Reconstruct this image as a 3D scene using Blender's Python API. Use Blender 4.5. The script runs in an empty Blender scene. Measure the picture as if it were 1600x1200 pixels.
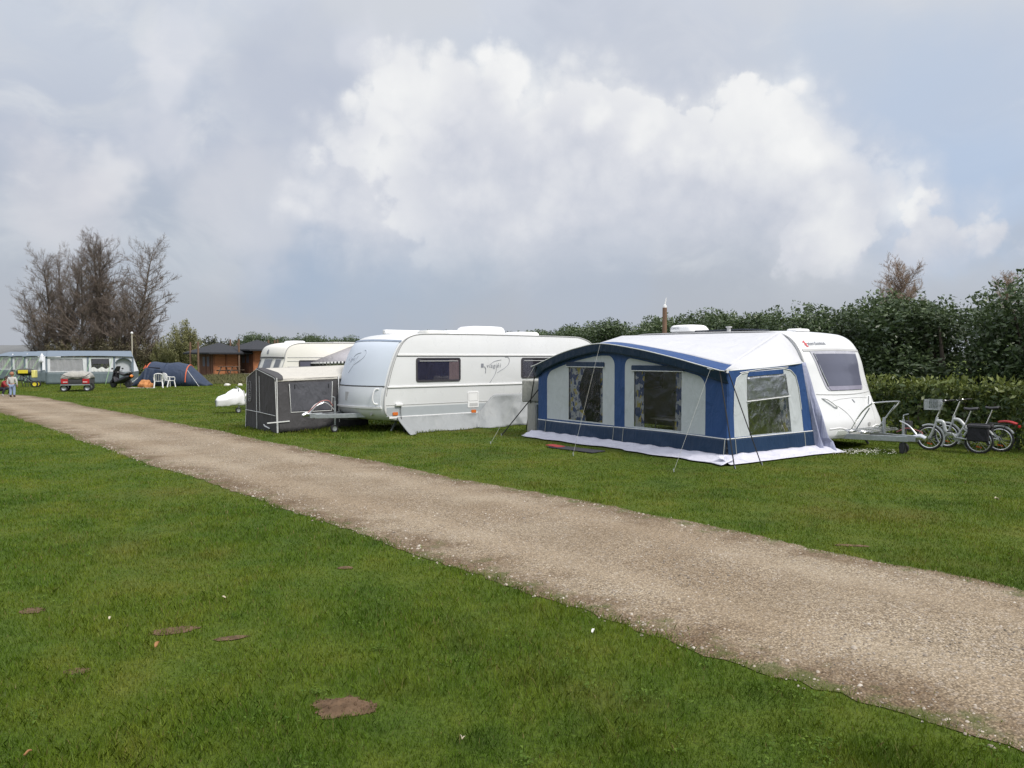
import bpy, bmesh, math, random
import numpy as np
from mathutils import Vector, Matrix, noise as mnoise
from mathutils.geometry import tessellate_polygon

random.seed(7)
RNG = np.random.default_rng(7)
PI = math.pi
SC = bpy.context.scene
COL = SC.collection
FPX, CAMH = 1200.0, 1.95          # focal length in photo pixels, camera height in metres
PITCH = math.atan(42.0 / FPX)     # camera looks slightly down

def ray(px, py):
    x, y, z = (px - 800) / FPX, 1.0, (600 - py) / FPX
    c, s = math.cos(-PITCH), math.sin(-PITCH)
    return Vector((x, y * c - z * s, y * s + z * c))
def gp(px, py, z=0.0):
    r = ray(px, py)
    t = (z - CAMH) / r.z
    return Vector((r.x * t, r.y * t, z))
def at(px, py, d):
    r = ray(px, py)
    t = d / r.y
    return Vector((r.x * t, d, CAMH + r.z * t))

# ------------------------------------------------------------------ mesh builder
def cr(pts, n):
    """Catmull-Rom resample of a list of tuples, n points per span."""
    p = [np.array(q, float) for q in pts]
    p = [2 * p[0] - p[1]] + p + [2 * p[-1] - p[-2]]
    out = []
    for i in range(1, len(p) - 2):
        for k in range(n):
            t = k / n
            a, b, c, d = p[i - 1], p[i], p[i + 1], p[i + 2]
            out.append(tuple(.5 * ((2 * b) + (-a + c) * t + (2 * a - 5 * b + 4 * c - d) * t * t + (-a + 3 * b - 3 * c + d) * t ** 3)))
    out.append(tuple(p[-2]))
    return out
def sstep(a, b, x):
    t = max(0.0, min(1.0, (x - a) / (b - a)))
    return t * t * (3 - 2 * t)
def lerp(a, b, t): return a + (b - a) * t
def interp(x, xs, ys): return float(np.interp(x, xs, ys))
def rrect(x0, x1, z0, z1, r, n=5):
    out = []
    for cx, cz, a0 in ((x1 - r, z1 - r, 0), (x0 + r, z1 - r, 90), (x0 + r, z0 + r, 180), (x1 - r, z0 + r, 270)):
        for k in range(n + 1):
            a = math.radians(a0 + 90 * k / n)
            out.append((cx + r * math.cos(a), cz + r * math.sin(a)))
    return out

class MB:
    def __init__(s): s.v, s.f = [], []
    def add(s, vs, fs):
        o = len(s.v)
        s.v += [tuple(v) for v in vs]
        s.f += [tuple(i + o for i in f) for f in fs]
        return s
    def box(s, x0, x1, y0, y1, z0, z1):
        return s.add([(x0, y0, z0), (x1, y0, z0), (x1, y1, z0), (x0, y1, z0), (x0, y0, z1), (x1, y0, z1), (x1, y1, z1), (x0, y1, z1)],
                     [(0, 3, 2, 1), (4, 5, 6, 7), (0, 1, 5, 4), (1, 2, 6, 5), (2, 3, 7, 6), (3, 0, 4, 7)])
    def bar(s, p, q, w, h):
        """box beam from p to q, w wide, h high"""
        p, q = Vector(p), Vector(q)
        d = (q - p).normalized()
        up = Vector((0, 0, 1)) if abs(d.z) < .95 else Vector((1, 0, 0))
        sd = d.cross(up).normalized(); up = sd.cross(d).normalized()
        vs = [b + sd * a * w / 2 + up * c * h / 2 for b in (p, q) for a, c in ((-1, -1), (1, -1), (1, 1), (-1, 1))]
        return s.add(vs, [(0, 1, 2, 3), (7, 6, 5, 4), (0, 4, 5, 1), (1, 5, 6, 2), (2, 6, 7, 3), (3, 7, 4, 0)])
    def tube(s, pts, r, n=8, closed=False):
        pts = [Vector(p) for p in pts]
        m = len(pts)
        rs = r if isinstance(r, (list, tuple)) else [r] * m
        vs, fs = [], []
        prev = None
        for i, p in enumerate(pts):
            if closed: d = pts[(i + 1) % m] - pts[i - 1]
            else: d = pts[min(i + 1, m - 1)] - pts[max(i - 1, 0)]
            d.normalize()
            if prev is None:
                a = Vector((0, 0, 1)) if abs(d.z) < .9 else Vector((1, 0, 0))
                prev = d.cross(a).normalized()
            else:
                prev = (prev - d * prev.dot(d)).normalized()
            b = d.cross(prev)
            for k in range(n):
                t = 2 * PI * k / n
                vs.append(p + prev * (rs[i] * math.cos(t)) + b * (rs[i] * math.sin(t)))
        for i in range(m if closed else m - 1):
            j = (i + 1) % m
            for k in range(n):
                l = (k + 1) % n
                fs.append((i * n + k, i * n + l, j * n + l, j * n + k))
        if not closed:
            fs.append(tuple(range(n - 1, -1, -1)))
            fs.append(tuple(range((m - 1) * n, m * n)))
        return s.add(vs, fs)
    def prism(s, poly, fn, w0, w1):
        n = len(poly)
        vs = [fn(a, b, w0) for a, b in poly] + [fn(a, b, w1) for a, b in poly]
        fs = [tuple(range(n - 1, -1, -1)), tuple(range(n, 2 * n))]
        fs += [(i, (i + 1) % n, n + (i + 1) % n, n + i) for i in range(n)]
        return s.add(vs, fs)
    def ring(s, outer, holes, fn, w0, w1):
        loops = [outer] + holes
        tris = tessellate_polygon([[Vector((a, b, 0)) for a, b in l] for l in loops])
        flat = [p for l in loops for p in l]
        n = len(flat)
        vs = [fn(a, b, w0) for a, b in flat] + [fn(a, b, w1) for a, b in flat]
        fs = [tuple(t) for t in tris] + [tuple(i + n for i in reversed(t)) for t in tris]
        o = 0
        for l in loops:
            m = len(l)
            fs += [(o + i, o + (i + 1) % m, n + o + (i + 1) % m, n + o + i) for i in range(m)]
            o += m
        return s.add(vs, fs)
    def grid(s, fn, nu, nv, wrapu=False):
        vs = [fn(i / (nu if wrapu else nu - 1), j / (nv - 1)) for j in range(nv) for i in range(nu)]
        fs = []
        for j in range(nv - 1):
            for i in range(nu if wrapu else nu - 1):
                k = (i + 1) % nu
                fs.append((j * nu + i, j * nu + k, (j + 1) * nu + k, (j + 1) * nu + i))
        return s.add(vs, fs)
    def lathe(s, prof, n=16, M=None, cap=True):
        M = M or Matrix()
        vs = [M @ Vector((r * math.cos(2 * PI * k / n), r * math.sin(2 * PI * k / n), z)) for r, z in prof for k in range(n)]
        m = len(prof)
        fs = [(i * n + k, i * n + (k + 1) % n, (i + 1) * n + (k + 1) % n, (i + 1) * n + k) for i in range(m - 1) for k in range(n)]
        if cap: fs += [tuple(range(n - 1, -1, -1)), tuple(range((m - 1) * n, m * n))]
        return s.add(vs, fs)
    def ell(s, c, r, nu=16, nv=10, wob=0, seed=0, zmin=None):
        c = Vector(c)
        vs, fs = [], []
        for j in range(1, nv):
            th = PI * j / nv
            for i in range(nu):
                ph = 2 * PI * i / nu
                d = Vector((math.sin(th) * math.cos(ph), math.sin(th) * math.sin(ph), math.cos(th)))
                k = 1 + wob * mnoise.noise(d * 1.7 + Vector((seed, seed * 2.3, 0)))
                vs.append(c + Vector((d.x * r[0] * k, d.y * r[1] * k, d.z * r[2] * k)))
        t, b = len(vs), len(vs) + 1
        vs += [c + Vector((0, 0, r[2])), c - Vector((0, 0, r[2]))]
        for j in range(nv - 2):
            for i in range(nu):
                k = (i + 1) % nu
                fs.append((j * nu + i, (j + 1) * nu + i, (j + 1) * nu + k, j * nu + k))
        for i in range(nu):
            k = (i + 1) % nu
            fs.append((t, i, k)); fs.append((b, (nv - 2) * nu + k, (nv - 2) * nu + i))
        if zmin is not None: vs = [Vector((v[0], v[1], max(v[2], zmin))) for v in vs]
        return s.add(vs, fs)
    def xf(s, M):
        s.v = [tuple(M @ Vector(v)) for v in s.v]; return s
    def jitter(s, amp, sc=3.0, seed=0):
        o = Vector((seed * 7.1, seed * 3.3, seed))
        s.v = [tuple(Vector(v) + mnoise.noise_vector(Vector(v) * sc + o) * amp) for v in s.v]; return s
    def build(s, name, mat, parent=None, smooth=True, angle=35, bevel=0, solid=0, normals=True):
        me = bpy.data.meshes.new(name)
        me.from_pydata(s.v, [], s.f)
        if normals:
            bm = bmesh.new(); bm.from_mesh(me)
            bmesh.ops.recalc_face_normals(bm, faces=bm.faces)
            bm.to_mesh(me); bm.free()
        if smooth:
            me.polygons.foreach_set('use_smooth', [True] * len(me.polygons))
            me.set_sharp_from_angle(angle=math.radians(angle))
        me.update()
        me.materials.append(mat)
        o = bpy.data.objects.new(name, me)
        COL.objects.link(o)
        if parent: o.parent = parent
        if solid:
            m = o.modifiers.new('thickness', 'SOLIDIFY'); m.thickness = solid; m.offset = 0
        if bevel:
            m = o.modifiers.new('bevel', 'BEVEL'); m.width = bevel; m.segments = 2; m.limit_method = 'ANGLE'; m.angle_limit = math.radians(40)
        return o

def tag(o, label=None, cat=None, group=None, kind=None):
    if label: o['label'] = label
    if cat: o['category'] = cat
    if group: o['group'] = group
    if kind: o['kind'] = kind
    return o
def thing(name, label, cat, loc=(0, 0, 0), rot=0.0, group=None):
    o = bpy.data.objects.new(name, None)
    o.empty_display_size = .2
    COL.objects.link(o)
    o.location = loc; o.rotation_euler = (0, 0, rot)
    return tag(o, label, cat, group)
def dup(o, loc=None, rot=None, label=None, scale=None, parent=None):
    c = o.copy(); COL.objects.link(c)
    if parent: c.parent = parent
    if loc is not None: c.location = loc
    if rot is not None: c.rotation_euler = (0, 0, rot)
    if scale is not None: c.scale = scale if hasattr(scale, '__len__') else (scale,) * 3
    if label: c['label'] = label
    for ch in list(o.children): dup(ch, parent=c)
    return c
def npmesh(name, V, Fq, mat, parent=None, attrs=None, smooth=False):
    """mesh from numpy verts (n,3) and faces (m,k)"""
    me = bpy.data.meshes.new(name)
    n, (m, k) = len(V), Fq.shape
    me.vertices.add(n); me.vertices.foreach_set('co', np.ascontiguousarray(V, np.float32).ravel())
    me.loops.add(m * k); me.loops.foreach_set('vertex_index', np.ascontiguousarray(Fq, np.int32).ravel())
    me.polygons.add(m)
    me.polygons.foreach_set('loop_start', np.arange(0, m * k, k, dtype=np.int32))
    me.update(calc_edges=True)
    for an, arr in (attrs or {}).items():
        a = me.attributes.new(an, 'FLOAT', 'POINT'); a.data.foreach_set('value', np.ascontiguousarray(arr, np.float32))
    if smooth: me.polygons.foreach_set('use_smooth', np.ones(m, bool))
    me.materials.append(mat)
    o = bpy.data.objects.new(name, me); COL.objects.link(o)
    if parent: o.parent = parent
    return o
def text_mb(body, size, fn, depth=.004, spacing=1.0, shear=0.0):
    """letters as a mesh; fn maps (u, v, w) to the place"""
    cu = bpy.data.curves.new('lettering', 'FONT')
    cu.body = body; cu.size = size; cu.extrude = depth / 2; cu.space_character = spacing; cu.shear = shear
    cu.resolution_u = 3
    o = bpy.data.objects.new('lettering', cu); COL.objects.link(o)
    dg = bpy.context.evaluated_depsgraph_get()
    me = bpy.data.meshes.new_from_object(o.evaluated_get(dg))
    mb = MB().add([fn(v.co.x, v.co.y, v.co.z + depth / 2) for v in me.vertices], [tuple(p.vertices) for p in me.polygons])
    bpy.data.objects.remove(o); bpy.data.meshes.remove(me); bpy.data.curves.remove(cu)
    return mb

# ------------------------------------------------------------------ materials
class NT:
    def __init__(s, tree): s.t = tree; s.n = tree.nodes; s.l = tree.links
    def node(s, typ, **kw):
        n = s.n.new(typ)
        for k, v in kw.items(): setattr(n, k, v)
        return n
    def put(s, sock, v):
        if v is None: return
        if isinstance(v, bpy.types.NodeSocket): s.l.new(v, sock)
        else:
            if sock.type == 'RGBA' and len(v) == 3: v = (*v, 1)
            sock.default_value = v
    def M(s, op, a, b=None, c=None, clamp=False):
        n = s.node('ShaderNodeMath', operation=op, use_clamp=clamp)
        for i, v in enumerate((a, b, c)): s.put(n.inputs[i], v)
        return n.outputs[0]
    def V(s, op, a, b=None, sc=None):
        n = s.node('ShaderNodeVectorMath', operation=op)
        s.put(n.inputs[0], a); s.put(n.inputs[1], b)
        if sc is not None: s.put(n.inputs['Scale'], sc)
        return n.outputs['Value'] if op in ('LENGTH', 'DISTANCE', 'DOT_PRODUCT') else n.outputs[0]
    def mix(s, f, a, b, typ='MIX'):
        n = s.node('ShaderNodeMix', data_type='RGBA', blend_type=typ)
        s.put(n.inputs[0], f); s.put(n.inputs[6], a); s.put(n.inputs[7], b)
        return n.outputs[2]
    def ss(s, x, a, b, o0=0.0, o1=1.0):
        n = s.node('ShaderNodeMapRange', interpolation_type='SMOOTHSTEP')
        s.put(n.inputs[0], x); s.put(n.inputs[1], a); s.put(n.inputs[2], b); s.put(n.inputs[3], o0); s.put(n.inputs[4], o1)
        return n.outputs[0]
    def noise(s, vec, scale, detail=4, rough=.55, dist=0, col=False):
        n = s.node('ShaderNodeTexNoise')
        s.put(n.inputs['Vector'], vec); s.put(n.inputs['Scale'], scale); n.inputs['Detail'].default_value = detail
        n.inputs['Roughness'].default_value = rough; n.inputs['Distortion'].default_value = dist
        return n.outputs['Color'] if col else n.outputs['Fac']
    def voro(s, vec, scale, feature='F1', out='Color', rand=1):
        n = s.node('ShaderNodeTexVoronoi', feature=feature)
        s.put(n.inputs['Vector'], vec); s.put(n.inputs['Scale'], scale); n.inputs['Randomness'].default_value = rand
        return n.outputs[out]
    def ramp(s, f, stops):
        n = s.node('ShaderNodeValToRGB')
        e = n.color_ramp.elements
        while len(e) < len(stops): e.new(.5)
        for el, (p, c) in zip(e, stops): el.position = p; el.color = (*c, 1)
        s.put(n.inputs[0], f)
        return n.outputs[0]
    def attr(s, name): return s.node('ShaderNodeAttribute', attribute_name=name).outputs['Fac']
    def bump(s, h, strength=.3, dist=.01):
        n = s.node('ShaderNodeBump'); s.put(n.inputs['Height'], h)
        n.inputs['Strength'].default_value = strength; n.inputs['Distance'].default_value = dist
        return n.outputs[0]
def newmat(name):
    m = bpy.data.materials.new(name); m.use_nodes = True
    t = NT(m.node_tree)
    b = t.n['Principled BSDF']
    return m, t, b
def mat(name, col, rough=.6, var=.12, vs=6.0, bump=0, bs=40.0, metal=0, spec=.5, coat=0, dirt=None, stretch=None):
    m, t, b = newmat(name)
    co = t.node('ShaderNodeTexCoord').outputs['Object']
    if stretch: co = t.V('MULTIPLY', co, stretch)
    n = t.noise(co, vs, 5)
    lo = tuple(c * (1 - var) for c in col); hi = tuple(min(1, c * (1 + var)) for c in col)
    c = t.ramp(n, [(.25, lo), (.75, hi)])
    if dirt:
        k = t.ss(t.noise(t.V('MULTIPLY', co, (1, 1, .35)), 2.3, 7, .65), .5, .78, 0, dirt[1])
        c = t.mix(k, c, dirt[0])
    t.put(b.inputs['Base Color'], c)
    t.put(b.inputs['Roughness'], t.ss(t.noise(co, vs * 2.7, 3), .2, .8, max(0, rough - .08), min(1, rough + .08)))
    b.inputs['Metallic'].default_value = metal
    b.inputs['Specular IOR Level'].default_value = spec
    b.inputs['Coat Weight'].default_value = coat
    if bump: t.put(b.inputs['Normal'], t.bump(t.noise(co, bs, 4), bump, .01))
    return m
def cloth_mat(name, col, rough=.75, var=.1, fold=.5, weave=True, trans=0.0, fs=(3, 3, 1.3)):
    m, t, b = newmat(name)
    co = t.node('ShaderNodeTexCoord').outputs['Object']
    n = t.noise(t.V('MULTIPLY', co, fs), 1.6, 4, .5, .6)
    c = t.ramp(n, [(.2, tuple(x * (1 - var) for x in col)), (.8, tuple(min(1, x * (1 + var)) for x in col))])
    t.put(b.inputs['Base Color'], c)
    b.inputs['Roughness'].default_value = rough
    b.inputs['Specular IOR Level'].default_value = .3
    h = t.M('ADD', t.M('MULTIPLY', n, 1.0), t.M('MULTIPLY', t.noise(co, 9, 3), .12))
    t.put(b.inputs['Normal'], t.bump(h, fold, .12))
    if trans:
        tr = t.node('ShaderNodeBsdfTranslucent'); t.put(tr.inputs[0], c)
        mx = t.node('ShaderNodeMixShader'); mx.inputs[0].default_value = trans
        t.l.new(b.outputs[0], mx.inputs[1]); t.l.new(tr.outputs[0], mx.inputs[2])
        t.l.new(mx.outputs[0], t.n['Material Output'].inputs[0])
    return m
def clear_mat(name, tint, gloss, rough=.08, wr=.4, scale=5.0):
    """clear vinyl or glass: see-through with a sky reflection and wrinkles"""
    m, t, b = newmat(name); t.n.remove(b)
    co = t.node('ShaderNodeTexCoord').outputs['Object']
    nrm = t.bump(t.noise(t.V('MULTIPLY', co, (1, 1, .8)), scale, 4, .6, 1.2), wr, .05)
    tr = t.node('ShaderNodeBsdfTransparent'); t.put(tr.inputs[0], tint)
    gl = t.node('ShaderNodeBsdfGlossy'); gl.inputs['Roughness'].default_value = rough; t.put(gl.inputs[0], (.9, .92, .95)); t.put(gl.inputs['Normal'], nrm)
    fr = t.node('ShaderNodeLayerWeight'); fr.inputs[0].default_value = .3; t.put(fr.inputs['Normal'], nrm)
    f = t.M('ADD', t.M('MULTIPLY', fr.outputs['Fresnel'], .6), gloss, clamp=True)
    mx = t.node('ShaderNodeMixShader'); t.put(mx.inputs[0], f)
    t.l.new(tr.outputs[0], mx.inputs[1]); t.l.new(gl.outputs[0], mx.inputs[2])
    t.l.new(mx.outputs[0], t.n['Material Output'].inputs[0])
    return m
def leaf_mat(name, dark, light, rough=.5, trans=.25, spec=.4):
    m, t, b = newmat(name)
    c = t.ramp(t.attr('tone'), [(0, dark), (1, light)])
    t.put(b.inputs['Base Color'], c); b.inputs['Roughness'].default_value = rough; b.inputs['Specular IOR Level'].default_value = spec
    if trans:
        tr = t.node('ShaderNodeBsdfTranslucent'); t.put(tr.inputs[0], t.mix(.5, c, tuple(x * 1.3 for x in light)))
        mx = t.node('ShaderNodeMixShader'); mx.inputs[0].default_value = trans
        t.l.new(b.outputs[0], mx.inputs[1]); t.l.new(tr.outputs[0], mx.inputs[2])
        t.l.new(mx.outputs[0], t.n['Material Output'].inputs[0])
    return m
# ------------------------------------------------------------------ camera, sun, sky
cam = bpy.data.cameras.new('camera'); cam.lens = 36 * FPX / 1600; cam.sensor_width = 36; cam.clip_end = 6000; cam.clip_start = .1
co_ = bpy.data.objects.new('camera', cam); COL.objects.link(co_)
co_.location = (0, 0, CAMH); co_.rotation_euler = (PI / 2 - PITCH, 0, 0)
SC.camera = co_
SC.view_settings.view_transform = 'Standard'; SC.view_settings.look = 'None'; SC.view_settings.exposure = 0; SC.view_settings.gamma = 1
SC.view_settings.use_curve_mapping = False
SC.cycles.max_bounces = 8; SC.cycles.transparent_max_bounces = 12; SC.cycles.caustics_reflective = False; SC.cycles.caustics_refractive = False

SUN_EL, SUN_AZ = math.radians(50), math.radians(128)     # azimuth clockwise from +Y: to the right of and behind the camera
sd = Vector((math.sin(SUN_AZ) * math.cos(SUN_EL), math.cos(SUN_AZ) * math.cos(SUN_EL), math.sin(SUN_EL)))
sl = bpy.data.lights.new('sun', 'SUN'); sl.energy = 3.1; sl.angle = math.radians(14); sl.color = (1, .95, .88)
so = bpy.data.objects.new('sun', sl); COL.objects.link(so); so.rotation_euler = sd.to_track_quat('Z', 'Y').to_euler(); so.location = sd * 50

w = bpy.data.worlds.new('World'); SC.world = w; w.use_nodes = True
t = NT(w.node_tree); bg = t.n['Background']; bg.inputs['Strength'].default_value = .1
sky = t.node('ShaderNodeTexSky', sky_type='NISHITA', sun_disc=False, sun_elevation=SUN_EL, sun_rotation=SUN_AZ)
sky.air_density = 1.2; sky.dust_density = 2.5
D = t.V('NORMALIZE', t.node('ShaderNodeTexCoord').outputs['Generated'])
sep = t.node('ShaderNodeSeparateXYZ'); t.put(sep.inputs[0], D); el = sep.outputs['Z']
def sky_dir(px, py): return tuple(ray(px, py).normalized())
# thin grey-white veil: tone by elevation, broken by broad soft patches
base = t.ramp(t.ss(el, 0.0, .62), [(0, (.46, .49, .55)), (.10, (.44, .485, .565)), (.33, (.49, .535, .635)), (.62, (.60, .645, .725)), (1, (.72, .735, .80))])
Dw = t.V('ADD', D, t.V('SCALE', t.V('SUBTRACT', t.noise(D, 3.0, 3, .5, 0, True), (.5, .5, .5)), sc=.25))
Dz = t.V('ADD', D, t.V('SCALE', t.V('SUBTRACT', t.noise(D, 7.0, 4, .55, 0, True), (.5, .5, .5)), sc=.16))
soft = t.noise(t.V('MULTIPLY', Dw, (1, 1, 2.2)), 3.2, 6, .55)
base = t.mix(t.M('MULTIPLY', t.ss(soft, .47, .66, 0, .75), t.ss(el, .03, .16)), base, (.645, .67, .715))
wisp = t.noise(t.V('MULTIPLY', Dw, (1, 1, 1.6)), 6.0, 9, .58, .3)
base = t.mix(t.M('MULTIPLY', t.ss(wisp, .48, .66, 0, .70), t.ss(el, .05, .18)), base, (.715, .735, .77))
base = t.mix(t.ss(soft, .30, .45, .5, 0), base, (.45, .50, .60))
def spot(px, py, r, soft_=.6):
    return t.ss(t.V('DISTANCE', Dz, sky_dir(px, py)), r * (1 - soft_), r, 1, 0)
for px, py, r, cc, k in ((500, 120, .13, (.50, .54, .64), .6), (430, 190, .10, (.50, .54, .64), .5), (455, 370, .11, (.36, .45, .60), .6), (560, 415, .13, (.38, .465, .60), .6), (700, 425, .10, (.40, .48, .60), .5), (250, 385, .10, (.44, .50, .59), .3), (900, 425, .14, (.44, .50, .61), .5),
                         (1000, 110, .16, (.58, .615, .70), .6), (1330, 150, .14, (.52, .60, .73), .6), (1480, 240, .17, (.50, .59, .74), .7), (1500, 300, .10, (.46, .57, .75), .6), (1420, 280, .06, (.46, .57, .74), .5),
                         (190, 250, .05, (.84, .83, .84), .65), (250, 205, .06, (.76, .76, .80), .45), (120, 265, .05, (.74, .74, .78), .4), (290, 70, .05, (.80, .80, .84), .4), (270, 120, .035, (.82, .82, .85), .4), (100, 300, .09, (.66, .66, .71), .6), (390, 330, .10, (.66, .67, .72), .7), (560, 50, .06, (.76, .77, .82), .5)):
    base = t.mix(t.M('MULTIPLY', spot(px, py, r), k), base, cc)
# heaped cumulus: union of puffs with crisp, billowing upper edges
bil = t.M('SUBTRACT', 1.0, t.voro(t.V('ADD', D, t.V('SCALE', t.noise(D, 9, 3, .5, 0, True), sc=.06)), 17, 'F1', 'Distance'))
bil2 = t.M('SUBTRACT', 1.0, t.voro(t.V('ADD', D, t.V('SCALE', t.noise(D, 22, 3, .5, 0, True), sc=.03)), 42, 'F1', 'Distance'))
fb = t.noise(D, 6.5, 9, .62, .2)
fine = t.noise(D, 30, 6, .65)
warp = t.M('ADD', t.M('ADD', t.M('MULTIPLY', t.M('SUBTRACT', bil, .55), .05), t.M('MULTIPLY', t.M('SUBTRACT', bil2, .55), .026)), t.M('ADD', t.M('MULTIPLY', t.M('SUBTRACT', fb, .5), .10), t.M('MULTIPLY', t.M('SUBTRACT', fine, .5), .035)))
crisp = [(635, 165, .075), (585, 205, .06), (770, 150, .075), (840, 200, .07), (700, 215, .11), (1190, 225, .085), (1090, 255, .075), (1270, 260, .07), (1170, 310, .14), (940, 225, .07), (1005, 250, .06),
         (900, 290, .14), (1320, 320, .07), (1350, 300, .03), (760, 290, .12), (1040, 310, .12)]
small = [(1440, 350, .040), (1450, 385, .045), (1300, 375, .07), (1548, 380, .035), (1500, 405, .045), (1420, 410, .05)]
hazy = [(575, 280, .10), (545, 320, .09), (700, 300, .17), (640, 350, .12), (800, 320, .18), (950, 330, .18), (1080, 350, .18), (1220, 360, .17), (860, 260, .14), (1420, 420, .11), (1200, 300, .15), (1330, 380, .12)]
def heap(lst):
    f = None
    for px, py, r in lst:
        d = t.M('SUBTRACT', r, t.V('DISTANCE', D, sky_dir(px, py)))
        f = d if f is None else t.M('SMOOTH_MAX', f, d, .02)
    return f
fw = t.M('ADD', heap(crisp), warp)
fs = t.M('ADD', heap(small), warp)
fh = t.M('ADD', heap(hazy), t.M('MULTIPLY', warp, .9))
elw = t.M('ADD', el, t.M('MULTIPLY', t.M('SUBTRACT', fb, .5), .10))
under = t.ss(elw, .085, .19)                      # the base of the heap dissolves into the veil
edge = t.ss(t.noise(D, 4.0, 3), .45, .65, .006, .04)
mcr = t.M('MULTIPLY', t.ss(fw, -.004, edge), t.ss(elw, .16, .24))
msm = t.M('MULTIPLY', t.ss(fs, -.003, .02), t.ss(elw, .075, .13))
mhz = t.M('MULTIPLY', t.ss(fh, -.02, .07), under)
mask = t.M('MAXIMUM', t.M('MAXIMUM', mcr, t.M('MULTIPLY', msm, .95)), t.M('MULTIPLY', mhz, .93))
rim = t.M('MULTIPLY', t.ss(fw, .0, .06, 1, 0), t.ss(fw, -.01, .006))
glow = None
for px, py, r in ((625, 150, .075), (600, 215, .06), (1190, 210, .10), (1015, 215, .045), (1440, 335, .045), (1270, 225, .055), (1550, 365, .035), (1310, 350, .05), (790, 120, .05), (1110, 250, .05), (930, 170, .035)):
    g_ = t.ss(t.V('DISTANCE', Dz, sky_dir(px, py)), r * .1, r * 1.1, 1, 0)
    glow = g_ if glow is None else t.M('MAXIMUM', glow, g_)
tex = t.M('ADD', t.M('MULTIPLY', t.M('SUBTRACT', bil, .55), .30), t.M('ADD', t.M('MULTIPLY', t.M('SUBTRACT', bil2, .55), .16), t.M('ADD', t.M('MULTIPLY', t.M('SUBTRACT', fb, .5), .85), t.M('MULTIPLY', t.M('SUBTRACT', fine, .5), .30))))
lit = t.M('ADD', t.M('ADD', t.M('MULTIPLY', rim, .22), t.M('MULTIPLY', t.ss(elw, .12, .34), .30)), t.M('ADD', .26, t.M('ADD', tex, t.M('MULTIPLY', glow, .38))))
ccol = t.ramp(lit, [(0, (.53, .565, .655)), (.30, (.65, .67, .735)), (.55, (.755, .765, .805)), (.80, (.85, .855, .865)), (1, (.92, .92, .915))])
allc = t.mix(mask, base, ccol)
# above and behind the camera the overcast stays bright
allc = t.V('SCALE', allc, sc=t.ss(el, .45, .75, 1.0, 1.75))
full = t.mix(.07, t.V('SCALE', allc, sc=10.4), sky.outputs[0])
t.put(bg.inputs['Color'], full)
w.cycles.sampling_method = 'MANUAL'; w.cycles.sample_map_resolution = 256
# ------------------------------------------------------------------ lawn, gravel track, bank, grass
RD = Vector((-math.sin(math.radians(41.3)), math.cos(math.radians(41.3)), 0))   # along the track, away
RN = Vector((RD.y, -RD.x, 0))                                                    # across, to the far-right verge
def wob(s, seed, amp): return amp * (mnoise.noise(Vector((s * .35, seed, 0))) + .5 * mnoise.noise(Vector((s * 1.3, seed, 3))) + .22 * mnoise.noise(Vector((s * 4.5, seed, 5))))
E0, E1 = Vector((0, 6.5, 0)), Vector((0, 11.3, 0))
n0, n1 = E0.dot(RN), E1.dot(RN)     # signed offsets of the two edges
lo_off, hi_off = min(n0, n1), max(n0, n1)
S_END = 56.0
def bend(s):                         # the far end swings away to the left
    return -.5 * max(0, s - 44) ** 1.25 * .35
def fray(s, k): return .07 * mnoise.noise(Vector((s * 9, k, 1))) + .05 * mnoise.noise(Vector((s * 21, k, 2)))
def edge_lo(s): return lo_off + wob(s, 1.5, .13) + bend(s) + fray(s, 3)
def edge_hi(s): return hi_off + wob(s, 8.5, .15) + bend(s) + fray(s, 7)
def road_uv(x, y): return x * RD.x + y * RD.y, x * RN.x + y * RN.y
def grass_col(t, extra=None):
    P = t.node('ShaderNodeNewGeometry').outputs['Position']
    a = t.noise(P, .55, 5, .6); b = t.noise(P, 2.3, 4, .6)
    f = t.M('ADD', t.M('MULTIPLY', a, .6), t.M('MULTIPLY', b, .4))
    c = t.ramp(f, [(.35, (.050, .104, .010)), (.455, (.088, .150, .013)), (.55, (.132, .182, .018)), (.65, (.178, .198, .029))])
    verge = t.ss(t.V('DOT_PRODUCT', P, tuple(RN)), hi_off - .5, hi_off + 1.5)
    dry = t.M('ADD', t.ss(t.noise(P, .33, 4, .65), .52, .70, 0, .5), t.M('MULTIPLY', verge, t.ss(t.noise(P, .8, 5, .65), .48, .70, .06, .42)), clamp=True)
    c = t.mix(dry, c, (.19, .165, .042))
    return c, P
m, t, b = newmat('lawn_soil_and_turf')
c, P = grass_col(t)
c = t.mix(t.ss(t.noise(P, 45, 3, .7), .30, .62, .15, .7), t.V('SCALE', c, sc=.85), (.040, .055, .013))
c = t.mix(t.ss(t.noise(P, 160, 2, .7), .5, .7, 0, .5), c, (.10, .155, .025))
t.put(b.inputs['Base Color'], c); b.inputs['Roughness'].default_value = .85; b.inputs['Specular IOR Level'].default_value = .12
t.put(b.inputs['Normal'], t.bump(t.M('ADD', t.noise(P, 30, 4, .7), t.M('MULTIPLY', t.noise(P, 3, 3), 2)), .6, .03))
M_TURF = m
m, t, b = newmat('grass_blades')
c, P = grass_col(t)
tn = t.attr('tone')
c = t.mix(t.ss(tn, .0, 1., 0, 1), t.V('SCALE', c, sc=.72), t.V('SCALE', c, sc=1.42))
c = t.mix(t.ss(tn, .87, .90), c, (.20, .17, .065))
t.put(b.inputs['Base Color'], c); b.inputs['Roughness'].default_value = .5; b.inputs['Specular IOR Level'].default_value = .22
tr = t.node('ShaderNodeBsdfTranslucent'); t.put(tr.inputs[0], t.V('MULTIPLY', c, (1.15, 1.15, .7)))
mx = t.node('ShaderNodeMixShader'); mx.inputs[0].default_value = .3
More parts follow.
